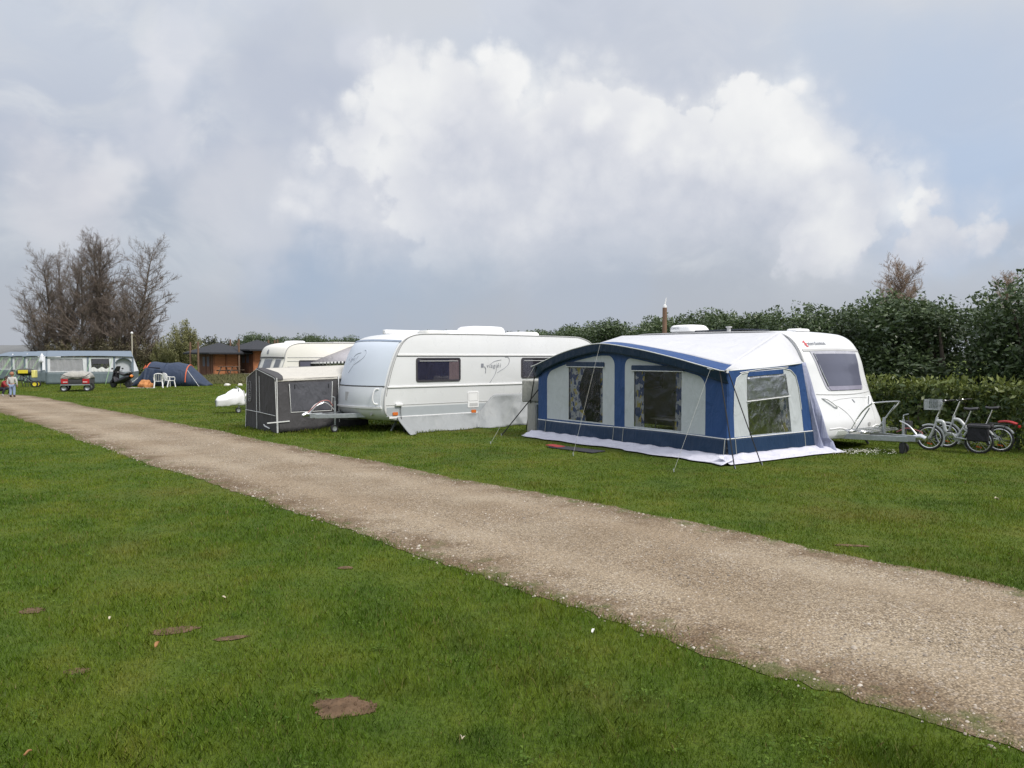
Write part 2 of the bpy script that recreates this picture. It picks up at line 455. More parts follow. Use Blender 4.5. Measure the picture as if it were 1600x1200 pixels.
t.l.new(b.outputs[0], mx.inputs[1]); t.l.new(tr.outputs[0], mx.inputs[2]); t.l.new(mx.outputs[0], t.n['Material Output'].inputs[0])
M_BLADE = m

mb = MB()
ys = [-60, -20, 0, 20, 40, 60, 80, 120, 200, 500, 1500, 4000]
xs = [-3000, -800, -200, -80, -40, -20, 0, 20, 40, 80, 200, 800, 3000]
mb.add([(x, y, 0) for y in ys for x in xs], [(j * 13 + i, j * 13 + i + 1, (j + 1) * 13 + i + 1, (j + 1) * 13 + i) for j in range(11) for i in range(12)])
tag(mb.build('lawn', M_TURF, smooth=False), kind='structure')

# gravel track, its crown 4 to 30 mm above the soil, with ragged edges
m, t, b = newmat('gravel')
P = t.node('ShaderNodeNewGeometry').outputs['Position']
e = t.attr('edge')
v1 = t.voro(P, 75, 'F1', 'Color'); v2 = t.voro(P, 38, 'F1', 'Color')
d1 = t.voro(P, 75, 'F1', 'Distance'); d2 = t.voro(P, 38, 'F1', 'Distance')
g1 = t.V('DOT_PRODUCT', v1, (.33, .33, .33)); g2 = t.V('DOT_PRODUCT', v2, (.33, .33, .33))
c = t.ramp(g1, [(.15, (.135, .106, .070)), (.4, (.285, .228, .156)), (.6, (.390, .318, .222)), (.85, (.55, .47, .355))])
c = t.mix(t.ss(g2, .62, .78, 0, .55), c, (.47, .42, .355))
c = t.mix(t.ss(d1, .35, .62, 0, .5), c, (.10, .078, .058))
big = t.noise(P, .45, 5, .6); band = t.noise(t.V('MULTIPLY', P, (1, 1, 1)), 1.7, 4, .6)
ln = t.M('ABSOLUTE', t.M('SUBTRACT', t.M('ADD', e, t.M('MULTIPLY', t.M('SUBTRACT', big, .5), .35)), .46))
c = t.mix(t.ss(ln, .04, .22, .16, 0), c, (.50, .42, .31))
c = t.mix(t.ss(big, .38, .68, .65, 0), c, t.mix(1.0, c, (.68, .61, .54), 'MULTIPLY'))
c = t.mix(t.ss(t.M('ADD', e, t.M('MULTIPLY', t.M('SUBTRACT', band, .5), 1.3)), .62, 1.0, 0, .7), c, t.mix(1.0, c, (.46, .38, .30), 'MULTIPLY'))
c = t.mix(t.ss(t.M('ADD', e, t.M('MULTIPLY', t.M('SUBTRACT', t.noise(P, 3.1, 5, .65), .5), 1.5)), .88, 1.15, 0, .7), c, (.07, .09, .022))
t.put(b.inputs['Base Color'], c); b.inputs['Roughness'].default_value = .9; b.inputs['Specular IOR Level'].default_value = .2
h = t.M('ADD', t.M('MULTIPLY', d1, -.5), t.M('ADD', t.M('MULTIPLY', d2, -.8), t.noise(P, 8, 3)))
t.put(b.inputs['Normal'], t.bump(h, .7, .012))
M_GRAVEL = m
V, E = [], []
ss_ = np.concatenate([np.arange(-6, 30, .12), np.arange(30, S_END, .3)])
NW = 25
for s in ss_:
    a, c_ = edge_lo(s), edge_hi(s)
    for k in range(NW):
        q = k / (NW - 1)
        o = lerp(a, c_, q)
        p = RD * s + RN * o
        r = abs(2 * q - 1)
        z = .006 + .02 * (1 - r ** 4) + .010 * mnoise.noise(Vector((p.x * .9, p.y * .9, 2))) * (1 - r ** 3)
        V.append((p.x, p.y, max(.004, z))); E.append(r)
V = np.array(V)
n = len(ss_)
i, j = np.meshgrid(np.arange(NW - 1), np.arange(n - 1))
q = (j * NW + i).ravel()
road = npmesh('gravel_road', V, np.stack([q, q + 1, q + NW + 1, q + NW], 1), M_GRAVEL, attrs={'edge': np.array(E)}, smooth=True)
tag(road, kind='structure')

# loose stones
m, t, b = newmat('loose_stone')
c = t.ramp(t.attr('tone'), [(0, (.09, .075, .06)), (.35, (.24, .20, .16)), (.7, (.37, .32, .26)), (1, (.50, .45, .385))])
t.put(b.inputs['Base Color'], c); b.inputs['Roughness'].default_value = .85
M_STONE = m
def stones(N, smin, smax, big):
    s = -5.5 + 29 * RNG.random(N) ** 1.35
    q = RNG.random(N)
    if big: q = np.where(RNG.random(N) < .80, np.abs(np.where(RNG.random(N) < .3, 1, 0) - np.abs(RNG.normal(0, .07, N))), q)
    lo = np.array([edge_lo(x) for x in s]); hi = np.array([edge_hi(x) for x in s])
    o = lo + (hi - lo) * np.clip(q, -.02, 1)
    if big: o -= .06
    x = RD.x * s + RN.x * o; y = RD.y * s + RN.y * o
    r = smin * (smax / smin) ** (RNG.random(N) ** 2.2)
    base = np.array([(1, 0, 0), (.5, .87, 0), (-.5, .87, 0), (-1, 0, 0), (-.5, -.87, 0), (.5, -.87, 0), (.45, .2, .6), (-.3, .4, .62), (-.1, -.45, .58)])
    F = np.array([(0, 1, 6), (1, 7, 6), (1, 2, 7), (2, 3, 7), (3, 8, 7), (3, 4, 8), (4, 5, 8), (5, 6, 8), (5, 0, 6), (6, 7, 8)])
    B = base[None] * (1 + .35 * (RNG.random((N, 9, 1)) - .5)) * np.stack([r, r * (.6 + .4 * RNG.random(N)), r * (.7 + .5 * RNG.random(N))], 1)[:, None]
    a = RNG.random(N) * 2 * PI
    X = B[..., 0] * np.cos(a)[:, None] - B[..., 1] * np.sin(a)[:, None] + x[:, None]
    Y = B[..., 0] * np.sin(a)[:, None] + B[..., 1] * np.cos(a)[:, None] + y[:, None]
    qn = np.clip((o - lo) / (hi - lo), 0, 1)
    zc = .006 + .018 * (1 - np.abs(2 * qn - 1) ** 4)
    Z = B[..., 2] + zc[:, None]
    V = np.stack([X, Y, Z], 2).reshape(-1, 3)
    FF = (F[None] + (np.arange(N) * 9)[:, None, None]).reshape(-1, 3)
    tone = np.repeat(np.clip(RNG.normal(.5, .26, N) + (.15 if big else 0), 0, 1), 9)
    return V, FF, tone
Va, Fa, ta = stones(30000, .004, .014, False)
Vb, Fb, tb = stones(950, .008, .024, True)
o = npmesh('gravel_stones', np.vstack([Va, Vb]), np.vstack([Fa, Fb + len(Va)]), M_STONE, attrs={'tone': np.concatenate([ta, tb])})
tag(o, 'loose pale pebbles lying on the gravel track', 'gravel', kind='stuff')

# bare soil patches
M_SOIL = mat('bare_soil', (.12, .078, .048), .95, .45, 14, .8, 30, spec=.15)
soil = []
def soil_patch(px, py, rx, ry, hgt, deg=0, cover=0.0):
    c = gp(px, py)
    soil.append((c.x, c.y, rx, ry, math.radians(deg), cover))
    def f(u, v):
        a = 2 * PI * u
        k = (1 - v) * (1 + .30 * mnoise.noise(Vector((math.cos(a) * 1.6 + px, math.sin(a) * 1.6, py))) + .22 * mnoise.noise(Vector((math.cos(a) * 5, math.sin(a) * 5, px))) + .12 * mnoise.noise(Vector((math.cos(a) * 14, math.sin(a) * 14, px))))
        x, y = rx * k * math.cos(a), ry * k * math.sin(a)
        z = .006 + hgt * (1 - (1 - v) ** 1.6) * (1 + .5 * mnoise.noise(Vector((x * 14, y * 14, px))) + .5 * mnoise.noise(Vector((x * 45, y * 45, px))))
        A = math.radians(deg)
        return (c.x + x * math.cos(A) - y * math.sin(A), c.y + x * math.sin(A) + y * math.cos(A), z)
    mb_ = MB().grid(f, 90, 30, True)
    if cover < .5:
        for k in range(130):
            u, v = RNG.random(), RNG.random() ** 1.8 * .9 - .12
            p_ = f(u, v); r = .003 + .010 * RNG.random() ** 3
            mb_.add([(p_[0] + r, p_[1], p_[2]), (p_[0], p_[1] + r, p_[2]), (p_[0] - r, p_[1], p_[2]), (p_[0], p_[1] - r, p_[2]), (p_[0] + r * .3, p_[1], p_[2] + r), (p_[0], p_[1], p_[2] - r)],
                    [(0, 1, 4), (1, 2, 4), (2, 3, 4), (3, 0, 4), (1, 0, 5), (2, 1, 5), (3, 2, 5), (0, 3, 5)])
    tag(mb_.build('bare_soil', M_SOIL, angle=20), kind='structure')
soil_patch(532, 1106, .145, .13, .026)
soil_patch(568, 1108, .07, .07, .010, 0, .35)
soil_patch(272, 986, .17, .07, .006, 20, .72)
soil_patch(360, 998, .12, .04, .004, 20, .82)
soil_patch(120, 1050, .08, .05, .004, 0, .82)
soil_patch(50, 955, .10, .07, .004, 0, .82)
soil_patch(540, 888, .07, .05, .010, 0, .72)
soil_patch(1330, 853, .18, .05, .006, -10, .78)
# bank with rough grass in front of the wooden huts
def bank_z(x, y):
    f = sstep(54.5, 62, y + 1.2 * mnoise.noise(Vector((x * .3, 0, 0)))) * sstep(-29, -24, x + .05 * (60 - y)) * (1 - sstep(6, 14, x)) * (1 - sstep(100, 125, y))
    return .42 * f + f * .05 * mnoise.noise(Vector((x * .7, y * .7, 1))) - .02 * (1 - f)
m, t, b = newmat('rough_grass')
P = t.node('ShaderNodeNewGeometry').outputs['Position']
c = t.ramp(t.noise(P, 1.1, 6, .65), [(.3, (.045, .058, .020)), (.5, (.085, .092, .033)), (.7, (.15, .135, .062))])
t.put(b.inputs['Base Color'], c); b.inputs['Roughness'].default_value = .95; b.inputs['Specular IOR Level'].default_value = .1
t.put(b.inputs['Normal'], t.bump(t.noise(P, 7, 5, .7), 1, .12))
M_ROUGH = m
o = MB().grid(lambda u, v: (lerp(-34, 18, u), lerp(53, 128, v ** 1.6), bank_z(lerp(-34, 18, u), lerp(53, 128, v ** 1.6))), 90, 70).build('grass_bank', M_ROUGH, normals=False)
tag(o, kind='structure')

# grass blades
def blades(N, d0, d1, pw, xr, hgt, wid, seed, outer=0.0):
    rg = np.random.default_rng(seed)
    d = (d0 ** pw + (d1 ** pw - d0 ** pw) * rg.random(N)) ** (1 / pw)
    x = d * (rg.random(N) * 2 - 1) * xr if not outer else (d * xr + outer * rg.random(N)) * np.where(rg.random(N) < .5, -1, 1)
    y = d.copy()
    s = x * RD.x + y * RD.y; o = x * RN.x + y * RN.y
    tb_ = np.linspace(-60, 140, 4001)
    lo = np.interp(s, tb_, [edge_lo(q) for q in tb_]); hi = np.interp(s, tb_, [edge_hi(q) for q in tb_])
    j = rg.normal(.01, .045, N) + np.where(rg.random(N) < .18, rg.exponential(.07, N), 0)
    keep = (o < lo + j) | (o > hi - j) | (s > S_END)
    for cx, cy, rx, ry, A, cvr in soil:
        dx, dy = x - cx, y - cy
        ux = dx * math.cos(A) + dy * math.sin(A); uy = -dx * math.sin(A) + dy * math.cos(A)
        th = np.arctan2(uy / ry, ux / rx); k = np.hypot(ux / rx, uy / ry) * (1 + .2 * np.sin(3 * th + cx * 9) + .16 * np.sin(7 * th + cy * 5) + .1 * np.sin(13 * th))
        keep &= ~((k < .95) & (rg.random(N) < (1.35 - k * .5) * (1 - cvr)))
    for fn in NO_GRASS: keep &= ~fn(x, y)
    x, y, d = x[keep], y[keep], d[keep]
    n = len(x)
    # patchy growth
    q = np.sin(x * 1.9 + 1.3 * np.sin(y * 1.1)) * np.sin(y * 2.3 + 1.7 * np.sin(x * 1.4)) + .6 * np.sin(x * 5.1 + y * 3.3) * np.sin(y * 4.7 - x * 2.2)
    h = hgt * (.55 + .9 * rg.random(n)) * (1 + .38 * q) * np.interp(d, [5, 12, 25, 58], [1, .72, .8, 1.1])
    for fn in TALL: h *= np.where(fn(x, y), 1.9, 1)
    tuft = np.zeros(n)
    rt = np.random.default_rng(99)
    for k in range(70):
        dd = 3.6 + 16 * rt.random() ** 1.3; tx, ty = dd * (rt.random() * 2 - 1) * .75, dd; rr = .10 + .22 * rt.random()
        tuft = np.maximum(tuft, np.clip(1.3 - np.hypot((x - tx), (y - ty) * 1.5) / rr, 0, 1) * (.4 + .6 * rt.random()))
    h *= 1 + .9 * tuft
    a = rg.random(n) * 2 * PI
    lean = h * (.2 + .65 * rg.random(n))
    la = rg.random(n) * 2 * PI
    wv = wid * (.7 + .6 * rg.random(n)) * np.maximum(1, d / 4.2) ** .92
    dx, dy = np.cos(a) * wv / 2, np.sin(a) * wv / 2
    lx, ly = np.cos(la) * lean, np.sin(la) * lean
    z0 = np.zeros(n)
    V = np.stack([np.stack([x - dx, y - dy, z0], 1), np.stack([x + dx, y + dy, z0], 1),
                  np.stack([x + dx * .8 + lx * .4, y + dy * .8 + ly * .4, h * .62], 1), np.stack([x + lx, y + ly, h * .95], 1),
                  np.stack([x - dx * .8 + lx * .4, y - dy * .8 + ly * .4, h * .62], 1)], 1)
    tone = np.clip(rg.normal(.45, .22, n) + .08 * q, 0, 1); tone = np.where(tone < .87, np.clip(tone - .28 * tuft, 0, 1), tone)
    return V, np.repeat(tone, 5)
NO_GRASS, TALL = [], []
def grow_grass():
    parts = [blades(840000, 3.1, 58, .4, .80, .031, .0035, 1), blades(200000, 1.2, 40, .7, .80, .033, .0062, 2, 4.0)]
    V = np.concatenate([p[0] for p in parts]); tone = np.concatenate([p[1] for p in parts])
    n = len(V)
    F = np.arange(n * 5).reshape(n, 5)
    o = npmesh('grass', V.reshape(-1, 3), F, M_BLADE, attrs={'tone': tone})
    tag(o, 'short mown green grass covering the camping field', 'grass', kind='stuff')
    # broad-leaved weeds between the blades
    rg = np.random.default_rng(31); n = 5200
    cl = rg.integers(0, 260, n); cd = 3.4 + 11 * rg.random(260) ** 1.2; cx = cd * (rg.random(260) * 2 - 1) * .8; cr_ = .03 + .10 * rg.random(260) ** 2
    x = cx[cl] + rg.normal(0, 1, n) * cr_[cl]; y = cd[cl] + rg.normal(0, 1, n) * cr_[cl]
    o_ = x * RN.x + y * RN.y; s_ = x * RD.x + y * RD.y
    k = np.array([(b < edge_lo(a) - .03) or (b > edge_hi(a) + .03) for a, b in zip(s_, o_)])
    for fn in NO_GRASS: k &= ~fn(x, y)
    for ex, ey, rx, ry, A, cvr in soil: k &= np.hypot((x - ex) / rx, (y - ey) / ry) > .9
    x, y, n = x[k], y[k], int(k.sum())
    a = rg.random(n) * 6.28; L = .010 + .013 * rg.random(n); z = .012 + .016 * rg.random(n)
    ca, sa = np.cos(a), np.sin(a); W = L * .38
    V = np.stack([np.stack([x, y, z], 1), np.stack([x + ca * L * .6 - sa * W, y + sa * L * .6 + ca * W, z + L * .35], 1), np.stack([x + ca * L * 1.2, y + sa * L * 1.2, z + L * .30], 1), np.stack([x + ca * L * .6 + sa * W, y + sa * L * .6 - ca * W, z + L * .35], 1)], 1)
    o = npmesh('lawn_weeds', V.reshape(-1, 3), np.arange(n * 4).reshape(n, 4), leaf_mat('weed_leaf', (.050, .105, .014), (.13, .19, .03), .7, .25, .15), attrs={'tone': np.repeat(rg.random(n), 4)})
    tag(o, 'low broad-leaved weeds and clover scattered in the lawn', 'weeds', kind='stuff')
    # taller, tufted grass on the bank
    rg = np.random.default_rng(5); n = 26000
    x = rg.uniform(-27.5, 10, n); y = 54.5 + 12 * rg.random(n) ** 1.2
    z = np.array([bank_z(a, b) for a, b in zip(x, y)]); k = z > .0
    x, y, z = x[k], y[k], z[k]; n = len(x)
    tf = .5 + .5 * np.sin(x * 2.1 + 2 * np.sin(y * 1.3)) * np.sin(y * 1.7 + x * .6)
    h = .08 + .26 * rg.random(n) * tf; a = rg.random(n) * 6.28; w_ = .035
    lx, ly = rg.normal(0, .10, n), rg.normal(0, .10, n)
    V = np.stack([np.stack([x - w_ * np.cos(a), y - w_ * np.sin(a), z - .03], 1), np.stack([x + w_ * np.cos(a), y + w_ * np.sin(a), z - .03], 1), np.stack([x + lx, y + ly, z + h], 1)], 1)
    o = npmesh('rough_grass', V.reshape(-1, 3), np.arange(n * 3).reshape(n, 3), leaf_mat('rough_blade', (.060, .072, .024), (.21, .19, .085), .8, .2), attrs={'tone': np.repeat(np.clip(rg.normal(.45, .25, n), 0, 1), 3)})
    tag(o, 'tufts of rough brownish grass on the bank before the huts', 'grass', kind='stuff')
# ------------------------------------------------------------------ shared materials
M_WHITE = mat('white_coachwork', (.71, .72, .725), .32, .03, 1.2, coat=.15, dirt=((.54, .54, .50), .22))
M_WHITE2 = mat('ivory_coachwork', (.80, .78, .72), .35, .03, 1.2, dirt=((.55, .54, .48), .15))
M_PLASTIC = mat('white_plastic', (.82, .82, .82), .4, .03)
M_GREYSTRIPE = mat('grey_stripe', (.40, .43, .45), .4, .04)
M_SEAM = mat('seam_rubber', (.10, .10, .105), .6, .2)
M_TRIM = mat('trim_grey', (.46, .46, .46), .4, .05)
M_FRAME = mat('window_frame', (.055, .052, .058), .35, .1)
M_GALV = mat('galvanised_steel', (.42, .45, .47), .45, .18, 14, metal=.75)
M_DARKSTEEL = mat('dark_steel', (.07, .07, .075), .55, .2, 9, metal=.5)
M_CHROME = mat('polished_tube', (.62, .63, .64), .28, .08, 9, metal=.9)
M_RUBBER = mat('black_rubber', (.022, .022, .024), .75, .2)
M_BLACK = mat('black_plastic', (.03, .03, .032), .5, .2)
M_AMBER = mat('amber_lens', (.62, .16, .03), .3, .1)
M_REDL = mat('red_lens', (.42, .02, .025), .3, .15)
M_LETTER = mat('grey_lettering', (.24, .25, .28), .5, .05)
M_REDMARK = mat('red_mark', (.55, .06, .07), .5, .1)
M_GLASS = clear_mat('tinted_pane', (.90, .88, .92), .05, .05, .04, 1.2)
M_CURTAIN = cloth_mat('dark_curtain', (.10, .10, .13), .8, .3, .4)
M_BEIGE = cloth_mat('beige_curtain', (.56, .45, .38), .8, .1, .3)
M_DUSK = mat('dim_interior', (.10, .10, .145), .5, .3, .8)
M_THERMO = mat('insulating_cover', (.60, .66, .74), .45, .03, 1.0, bump=.05, bs=3)
M_TARP = cloth_mat('grey_tarpaulin', (.275, .29, .295), .5, .04, .3)

class Body:
    """coachwork swept from a side profile; x forward, y to the left, z up"""
    def __init__(s, front, rear, W, bulge):
        s.W, s.bulge = W, bulge
        s.front = cr(front, 6)                # from the underside up over the nose to the roof
        s.rear = cr(rear, 6)                  # from the roof down to the underside
        s.prof = s.front + s.rear
        fz = [p for p in s.front]
        s.fx = [p[0] for p in fz]; s.fz = [p[1] for p in fz]
    def b(s, x, tt): return s.bulge * sstep(-1.3, -.1, x) * (1 - abs(tt) ** 2.2)
    def pt(s, i, tt, inset=0):
        P = s.prof; n = len(P)
        x, z = P[i]
        if inset:
            a, c = P[max(0, i - 1)], P[min(n - 1, i + 1)]
            d = Vector((c[0] - a[0], c[1] - a[1])).normalized()
            x += d.y * -inset; z -= -d.x * -inset if False else 0
            x += 0; z += d.x * inset if d.x < 0 else 0
        return (x + s.b(x, tt), s.W / 2 * tt, z)
    def mesh(s):
        ts = [-1, -.992, -.97, -.9, -.75, -.55, -.3, 0, .3, .55, .75, .9, .97, .992, 1]
        ins = [.030, .012, 0] + [0] * 9 + [0, .012, .030]
        cx = sum(p[0] for p in s.prof) / len(s.prof); cz = sum(p[1] for p in s.prof) / len(s.prof)
        P = s.prof; n = len(P)
        vs = []
        for tt, iv in zip(ts, ins):
            for i, (x, z) in enumerate(P):
                a, c = P[i - 1], P[(i + 1) % n]
                d = Vector((c[0] - a[0], c[1] - a[1])); d.normalize()
                nx, nz = d.y, -d.x           # outward for this winding
                crown = .035 * (1 - tt * tt) * sstep(1.6, 2.4, z)
                vs.append((x - nx * iv + s.b(x, tt), s.W / 2 * tt, z - nz * iv + crown))
        fs = []
        m = len(ts)
        for j in range(m - 1):
            for i in range(n):
                k = (i + 1) % n
                fs.append((j * n + i, j * n + k, (j + 1) * n + k, (j + 1) * n + i))
        fs.append(tuple(range(n))); fs.append(tuple((m - 1) * n + i for i in range(n)))
        return MB().add(vs, fs)
    def F(s, tt, z, off=0):
        """point on the nose at height z"""
        x = float(np.interp(z, s.fz, s.fx))
        x2 = float(np.interp(z + .01, s.fz, s.fx))
        nrm = Vector((.01, 0, -(x2 - x))).normalized()
        b = s.b(x, tt)
        db = (s.b(x, min(1, tt + .02)) - s.b(x, tt - .02)) / (.04 * s.W / 2)
        nrm = Vector((nrm.x, -db * nrm.x, nrm.z)).normalized()
        crown = .035 * (1 - tt * tt) * sstep(1.6, 2.4, z)
        return Vector((x + b, s.W / 2 * tt, z + crown)) + nrm * off
    def patch(s, z0, z1, hw, off, nz=14, nt=14, c=0.0, back=None):
        """raised panel on the nose; hw(z) gives left and right limits in t"""
        mb = MB()
        def g(o):
            return lambda u, v: s.F(lerp(*hw(lerp(z0, z1, v)), u), lerp(z0, z1, v), o)
        mb.grid(g(off), nt, nz)
        k = nt * nz
        mb.grid(g(-.01 if back is None else back), nt, nz)
        rim = [i for i in range(nt)] + [j * nt + nt - 1 for j in range(1, nz)] + [(nz - 1) * nt + i for i in range(nt - 2, -1, -1)] + [j * nt for j in range(nz - 2, 0, -1)]
        for a, b_ in zip(rim, rim[1:] + rim[:1]): mb.f.append((a, b_, b_ + k, a + k))
        return mb
    def line(s, pts, r, off=.004, n=6): return MB().tube([s.F(a, z, off) for a, z in pts], r, n)

def side(W): return lambda a, b, w: (a, W / 2 + w, b)       # the left-hand side, which faces the camera on two of the caravans
def round_hw(z0, z1, a0, a1, r, W):
    """limits of a rounded rectangle as a function of height"""
    def f(z):
        d = min(z - z0, z1 - z)
        k = 0 if d >= r else r - math.sqrt(max(0, r * r - (r - d) ** 2))
        k /= W / 2
        return (a0 + k, a1 - k)
    return f
def side_window(root, W, x0, x1, z0, z1, split=None, opener=True):
    fn = side(W)
    fr = MB().ring(rrect(x0, x1, z0, z1, .07), [rrect(x0 + .045, x1 - .045, z0 + .045, z1 - .045, .05)], fn, .001, .024).build('window', M_FRAME, root, bevel=.004)
    sp = x1 - .05 if split is None else lerp(x0, x1, split)
    A, B = min(x0, x1), max(x0, x1)
    MB().grid(lambda u, v: fn(lerp(sp if split is not None else A + .05, B - .05, u) , lerp(z0 + .05, z1 - .05, v), .006 + .003 * math.sin(u * 60)), 60, 2).build('curtain', M_CURTAIN, fr)
    if split is not None:
        MB().grid(lambda u, v: fn(lerp(A + .05, sp, u), lerp(z0 + .05, z1 - .05, v), .006 + .003 * math.sin(u * 25)), 24, 2).build('curtain', M_BEIGE, fr)
    MB().prism(rrect(x0 + .045, x1 - .045, z0 + .045, z1 - .045, .05), fn, .013, .017).build('pane', M_GLASS, fr)
    if opener: MB().box(A + .1, B - .1, W / 2 + .018, W / 2 + .026, z1 - .095, z1 - .075).build('blind_rail', M_TRIM, fr)
    return fr
def wheel(name, root, c, r, w, tyre=M_RUBBER, rim=M_GALV, axis='y'):
    M = Matrix.Translation(c) @ (Matrix.Rotation(PI / 2, 4, 'X') if axis == 'y' else Matrix.Rotation(PI / 2, 4, 'Y'))
    ty = MB().lathe([(r * .62, -w / 2), (r * .93, -w / 2), (r, -w * .3), (r, w * .3), (r * .93, w / 2), (r * .62, w / 2), (r * .62, -w / 2)], 28, M, False).build(name, tyre, root)
    MB().lathe([(.02, -w * .3), (r * .6, -w * .42), (r * .63, 0), (r * .6, w * .42), (r * .2, w * .25), (.02, w * .3)], 20, M).build('rim', rim, ty)
    return ty
def drawbar(root, reach, z, W, jockey=True, jx=.85):
    d = MB()
    d.bar((-.6, W * .36, z), (reach - .25, .03, z), .05, .11).bar((-.6, -W * .36, z), (reach - .25, -.03, z), .05, .11).bar((-.3, W * .27, z), (-.3, -W * .27, z), .05, .09)
    d.bar((reach - .45, 0, z + .02), (reach - .1, 0, z + .02), .12, .12)
    db = d.build('drawbar', M_GALV, root, smooth=False, bevel=.006)
    MB().tube([(reach - .15, 0, z + .05), (reach - .02, 0, z + .07), (reach + .08, 0, z + .03)], [.05, .06, .05], 12).build('coupling', M_CHROME, db)
    MB().tube(cr([(reach - .12, .03, z + .1), (reach - .3, .05, z + .27), (reach - .48, .05, z + .35)], 5), .016, 8).build('brake_lever', M_CHROME, db)
    if jockey:
        MB().tube([(jx, .1, .16), (jx, .1, z + .38)], .026, 10).tube([(jx, .1, z + .38), (jx - .0, .1, z + .47), (jx + .1, .1, z + .5)], .012, 6).build('jockey_post', M_GALV, db)
        wheel('jockey_wheel', db, Vector((jx + .02, .1, .105)), .10, .06)
    return db

# ------------------------------------------------------------------ the right-hand caravan with the awning
T1_ROT = math.atan2(-.819, .574)
FW1, LF1 = Vector((.574, -.819, 0)), Vector((.819, .574, 0))
N1 = Vector((3.95, 14.10, 0))                    # near ground corner of the awning
DEP = 2.95                                       # awning depth: the caravan's side stands this far from its front wall
W1 = 2.2
P1F = [(-.55, .22), (-.12, .24), (-.02, .30), (.0, .42), (-.02, .58), (-.107, .78), (-.267, 1.14), (-.40, 1.55), (-.48, 1.85), (-.60, 2.12), (-.78, 2.33), (-1.05, 2.46), (-1.45, 2.51)]
P1R = [(-2.5, 2.53), (-4.5, 2.54), (-5.35, 2.52), (-5.75, 2.38), (-5.95, 2.05), (-6.02, 1.5), (-6.0, .8), (-5.9, .30), (-5.6, .23), (-3.0, .22)]
c1 = N1 + LF1 * (DEP + W1 / 2) + FW1 * .06
V1 = thing('caravan', 'white caravan with a grey front window and a blue-trimmed awning along its side', 'caravan', c1, T1_ROT)
B1 = Body(P1F, P1R, W1, .17)
B1.mesh().build('body', M_WHITE, V1, angle=50)
def f1(zz): return 0
# front window
ww = MB()
def hw_win(k):
    def f(z):
        q = (z - 1.22) / (2.02 - 1.22)
        a = lerp(.60, .76, q)
        d = min((z - 1.20) , .12)
        r = .16 * (1 - math.sqrt(max(0, 1 - (1 - d / .12) ** 2)))
        return (-a + r + k, a - r - k)
    return f
fw_ = B1.patch(1.24, 2.06, hw_win(0), .012, 18, 18).build('front_window', mat('window_edge', (.42, .42, .47), .3), V1)
B1.patch(1.33, 2.00, hw_win(.045), .024, 16, 18, back=.0).build('pane', mat('grey_glazing', (.105, .11, .155), .12, .25, .6, spec=.6), fw_)
B1.patch(1.245, 1.33, hw_win(.06), .022, 5, 14, back=.0).build('lower_band', mat('grey_lower_glazing', (.26, .25, .32), .2), fw_)
B1.line([(-.70, 2.02), (-.62, 1.6), (-.56, 1.34)], .012, .026).build('frame_edge', M_CHROME, fw_)
B1.patch(2.065, 2.11, lambda z: (-.93, .95), .014, 4, 16).build('rain_strip', M_TRIM, V1)
# mouldings of the nose
B1.line([(t_ / 10, 1.155 + .035 * (t_ / 10) ** 2 + .01 * t_ / 10) for t_ in range(-9, 10)], .010, .002).build('moulding', M_TRIM, V1)
lk = [(-.62, 1.02), (-.3, 1.065), (.2, 1.08), (.66, 1.06)]
B1.line(cr(lk, 6), .005, .001).tube([B1.F(a, z, .001) for a, z in cr([(-.50, .93), (-.36, .82), (-.24, .66), (-.19, .47)], 6)], .006, 6).tube([B1.F(a, z, .001) for a, z in cr([(.72, 1.0), (.70, .8), (.62, .6), (.55, .47)], 6)], .006, 6).tube([B1.F(a, .445, .001) for a in (-.19, 0, .2, .4, .55)], .005, 6).build('locker_lid', M_TRIM, V1)
for sgn in (-1, 1):
    h = MB().tube([B1.F(sgn * a, z, o) for a, z, o in cr([(.80, 1.09, .0), (.74, 1.06, .045), (.64, .98, .05), (.57, .91, .045), (.53, .885, .0)], 5)], .018, 8).build('grab_handle', M_PLASTIC, V1)
    B1.patch(.885, 1.075, lambda z, g=sgn: tuple(sorted((g * lerp(.50, .74, (z - .885) / .19), g * lerp(.60, .82, (z - .885) / .19)))), .002, 8, 5).build('recess', mat('recess_grey', (.62, .63, .63), .4, .03), h)
    B1.patch(.33, .42, lambda z, g=sgn: tuple(sorted((g * .40, g * (.72 - (z - .33) * .6)))), .010, 5, 8).build('marker_lamp', mat('grey_lens', (.50, .53, .50), .2, .05), V1)
    B1.line(cr([(sgn * .86, .46), (sgn * .6, .475), (sgn * .40, .42), (sgn * .33, .34)], 5), .012, .003).build('bumper_crease', M_PLASTIC, V1)
B1.patch(.98, 1.045, lambda z: (.015 + (1.045 - z) * .6, .05 + (1.045 - z) * .6), .008, 3, 3).build('badge', M_LETTER, V1)
lk_ = B1.F(.30, .52, .004)
MB().lathe([(.001, 0), (.05, 0), (.045, .012), (.001, .014)], 16, Matrix.Translation(lk_) @ Matrix.Rotation(PI / 2, 4, 'Y')).build('lock', M_TRIM, V1)
B1.line(cr([(-.86, 1.13), (-.2, 1.09), (.4, 1.12), (.9, 1.15)], 5), .002, .001)
